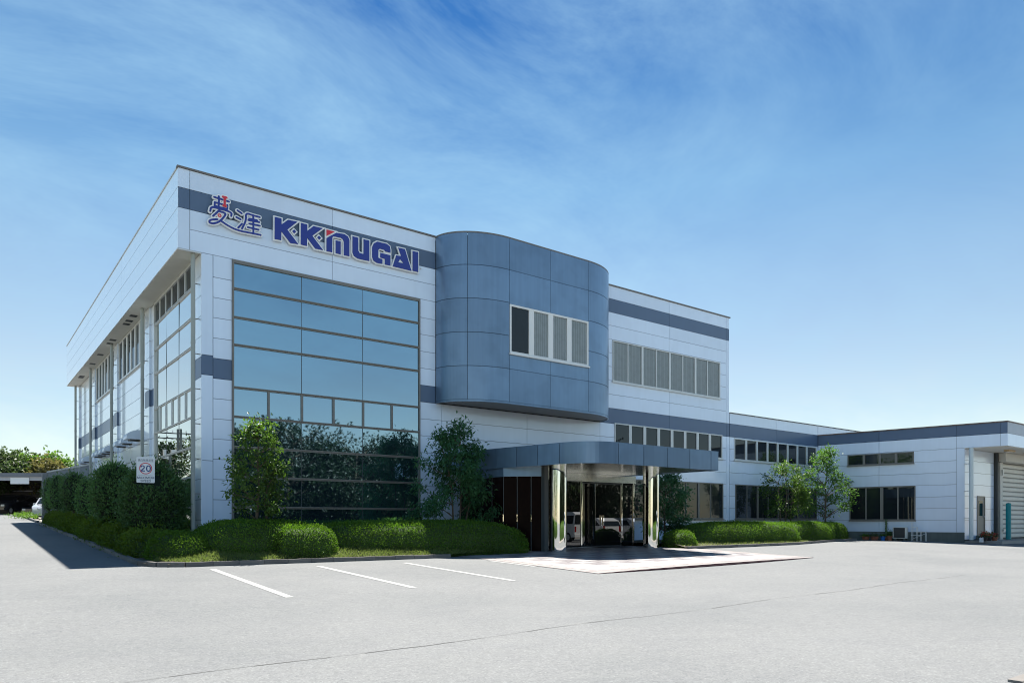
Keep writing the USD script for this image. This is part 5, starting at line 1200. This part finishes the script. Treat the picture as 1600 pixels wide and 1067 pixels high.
# ------------------------------------------------------------------ what the glass mirrors: the other side of the car park
# trees and a pole beyond the left road
for k, (x, y, h, r, leaf, lab) in enumerate(((-9.5, 58, 7.6, 3.0, 'forest', 'dark green tree beyond the left road, mirrored in the side glass'), (-6.0, 62, 6.6, 2.4, 'lime', 'light green tree beyond the left road, mirrored in the side glass'), (-14.5, 60, 8.6, 3.6, 'olive', 'spreading olive tree far left of the road'), (-3.0, 66, 6.2, 2.5, 'forest', 'small forest green tree behind the shelter roof, mirrored in the side glass'))):
    big_tree(lab, x, y, h, r, leaf, 700 + k * 5, n=4200, ln=.36, wd=.2)
for k, (y, h, r, leaf, lab) in enumerate(((-26, 7.5, 3.2, 'forest', 'first tree of the left roadside row, nearest the photographer'), (-18, 8.4, 3.4, 'lime', 'light green second tree of the left roadside row'), (-10, 7.6, 3.2, 'forest', 'third tree of the left roadside row, opposite the building corner'), (-2, 8.8, 3.5, 'lime', 'light green fourth tree of the left roadside row'), (6.5, 8.0, 3.3, 'forest', 'fifth tree of the left roadside row'), (15, 8.6, 3.5, 'olive', 'olive sixth tree of the left roadside row'), (24, 8.0, 3.4, 'forest', 'farthest tree of the left roadside row before the car shelter'))):
    big_tree(lab, -16.5 - .8 * (k % 2), y, h, r, leaf, 760 + k * 5, n=3800, ln=.36, wd=.2, low=.14)
bush('hedge', 'clipped roadside hedge along the left row of trees', 'hedge', (-14.2, 0), .8, 30, 1.0, e=.4, seed=852, dens=90, ln=.16, wd=.09, leaf='lime', ground_follow=True)
up = thing('utility_pole', 'concrete utility pole with transformer beyond the left road, mirrored in the side glass', 'utility pole')
ux, uy = -10.9, 55.5; uz = gz(ux, uy)
obj('pole', cyl((ux, uy, uz), (ux, uy, 10.2), .17, 12, .12), M['concrete'], up, smooth=40)
obj('crossarm', [bx(ux - 1.1, ux + 1.1, uy - .06, uy + .06, z, z + .1) for z in (9.7, 9.2)], M['vent'], up)
obj('transformer', cyl((ux + .4, uy, 7.2), (ux + .4, uy, 8.1), .28, 14), M['silver'], up, smooth=40)
obj('insulator', [cyl((ux + d_, uy, 9.8), (ux + d_, uy, 10.05), .05, 8) for d_ in (-1, -.5, .5, 1)], M['white'], up)
# tree belt and hedge behind the photographer
labs = ('broad forest green tree at the near left of the opposite tree belt', 'tall tree of the opposite belt with wide crown', 'dense tree in the opposite belt behind the white van', 'lower tree in the opposite belt between two tall ones', 'tall dark tree in the opposite belt facing the blue bay', 'round tree in the opposite belt behind the silver wagon', 'high crowned tree in the opposite belt facing the inner corner', 'last dark tree of the opposite belt facing the wing',
        'slim tree squeezed between the first two trees of the opposite belt', 'second row tree of the opposite belt with pale leaves', 'second row tree of the opposite belt, lower and wide', 'second row tree of the opposite belt in dark green')
for k, (x, y, h, r) in enumerate(((9.0, -27.5, 7.0, 3.3), (14.0, -28.5, 8.7, 3.9), (19.0, -27.8, 7.7, 3.6), (23.5, -29.0, 7.2, 3.2), (27.5, -27.5, 9.2, 3.7), (32.5, -28.5, 8.4, 3.6), (38.0, -27.5, 9.6, 4.0), (44.5, -28.0, 9.0, 3.8), (11.5, -30.5, 7.8, 3.0), (17, -31.5, 8.0, 3.4), (22, -32, 7.0, 3.6), (30, -32, 8.2, 3.6))):
    big_tree(labs[k], x, y, h, r, 'forest', 800 + k * 5, n=8500, ln=.28, wd=.16, low=.16)
bush('hedge', 'long clipped hedge under the opposite tree belt', 'hedge', (26, -25.2), 19, .9, 1.1, e=.4, seed=850, dens=90, ln=.16, wd=.09, leaf='lime')
bush('hedge', 'tall unclipped hedge behind the trunks of the opposite tree belt', 'hedge', (26, -34), 24, 1.8, 5.0, e=.4, seed=851, dens=45, ln=.3, wd=.16, leaf='forest')
for k, (x, y, kind, col, rot, lab) in enumerate(((25.6, -15.6, 'van', 'white', 96, 'white box van opposite the entrance, mirrored in the left side light'), (28.1, -15.9, 'wagon', 'white', 94, 'white hatchback opposite the entrance, mirrored in the door'), (30.9, -15.8, 'wagon', 'silver', 97, 'silver hatchback opposite the entrance, mirrored in the door'), (33.5, -16.0, 'van', 'silver', 95, 'silver box van fourth in the row opposite the entrance'), (36.0, -15.9, 'wagon', 'white', 93, 'last white hatchback of the row opposite the wing'))):
    car(lab, (x, y, gz(x, y)), rot, kind, col, group='cars parked opposite the entrance')
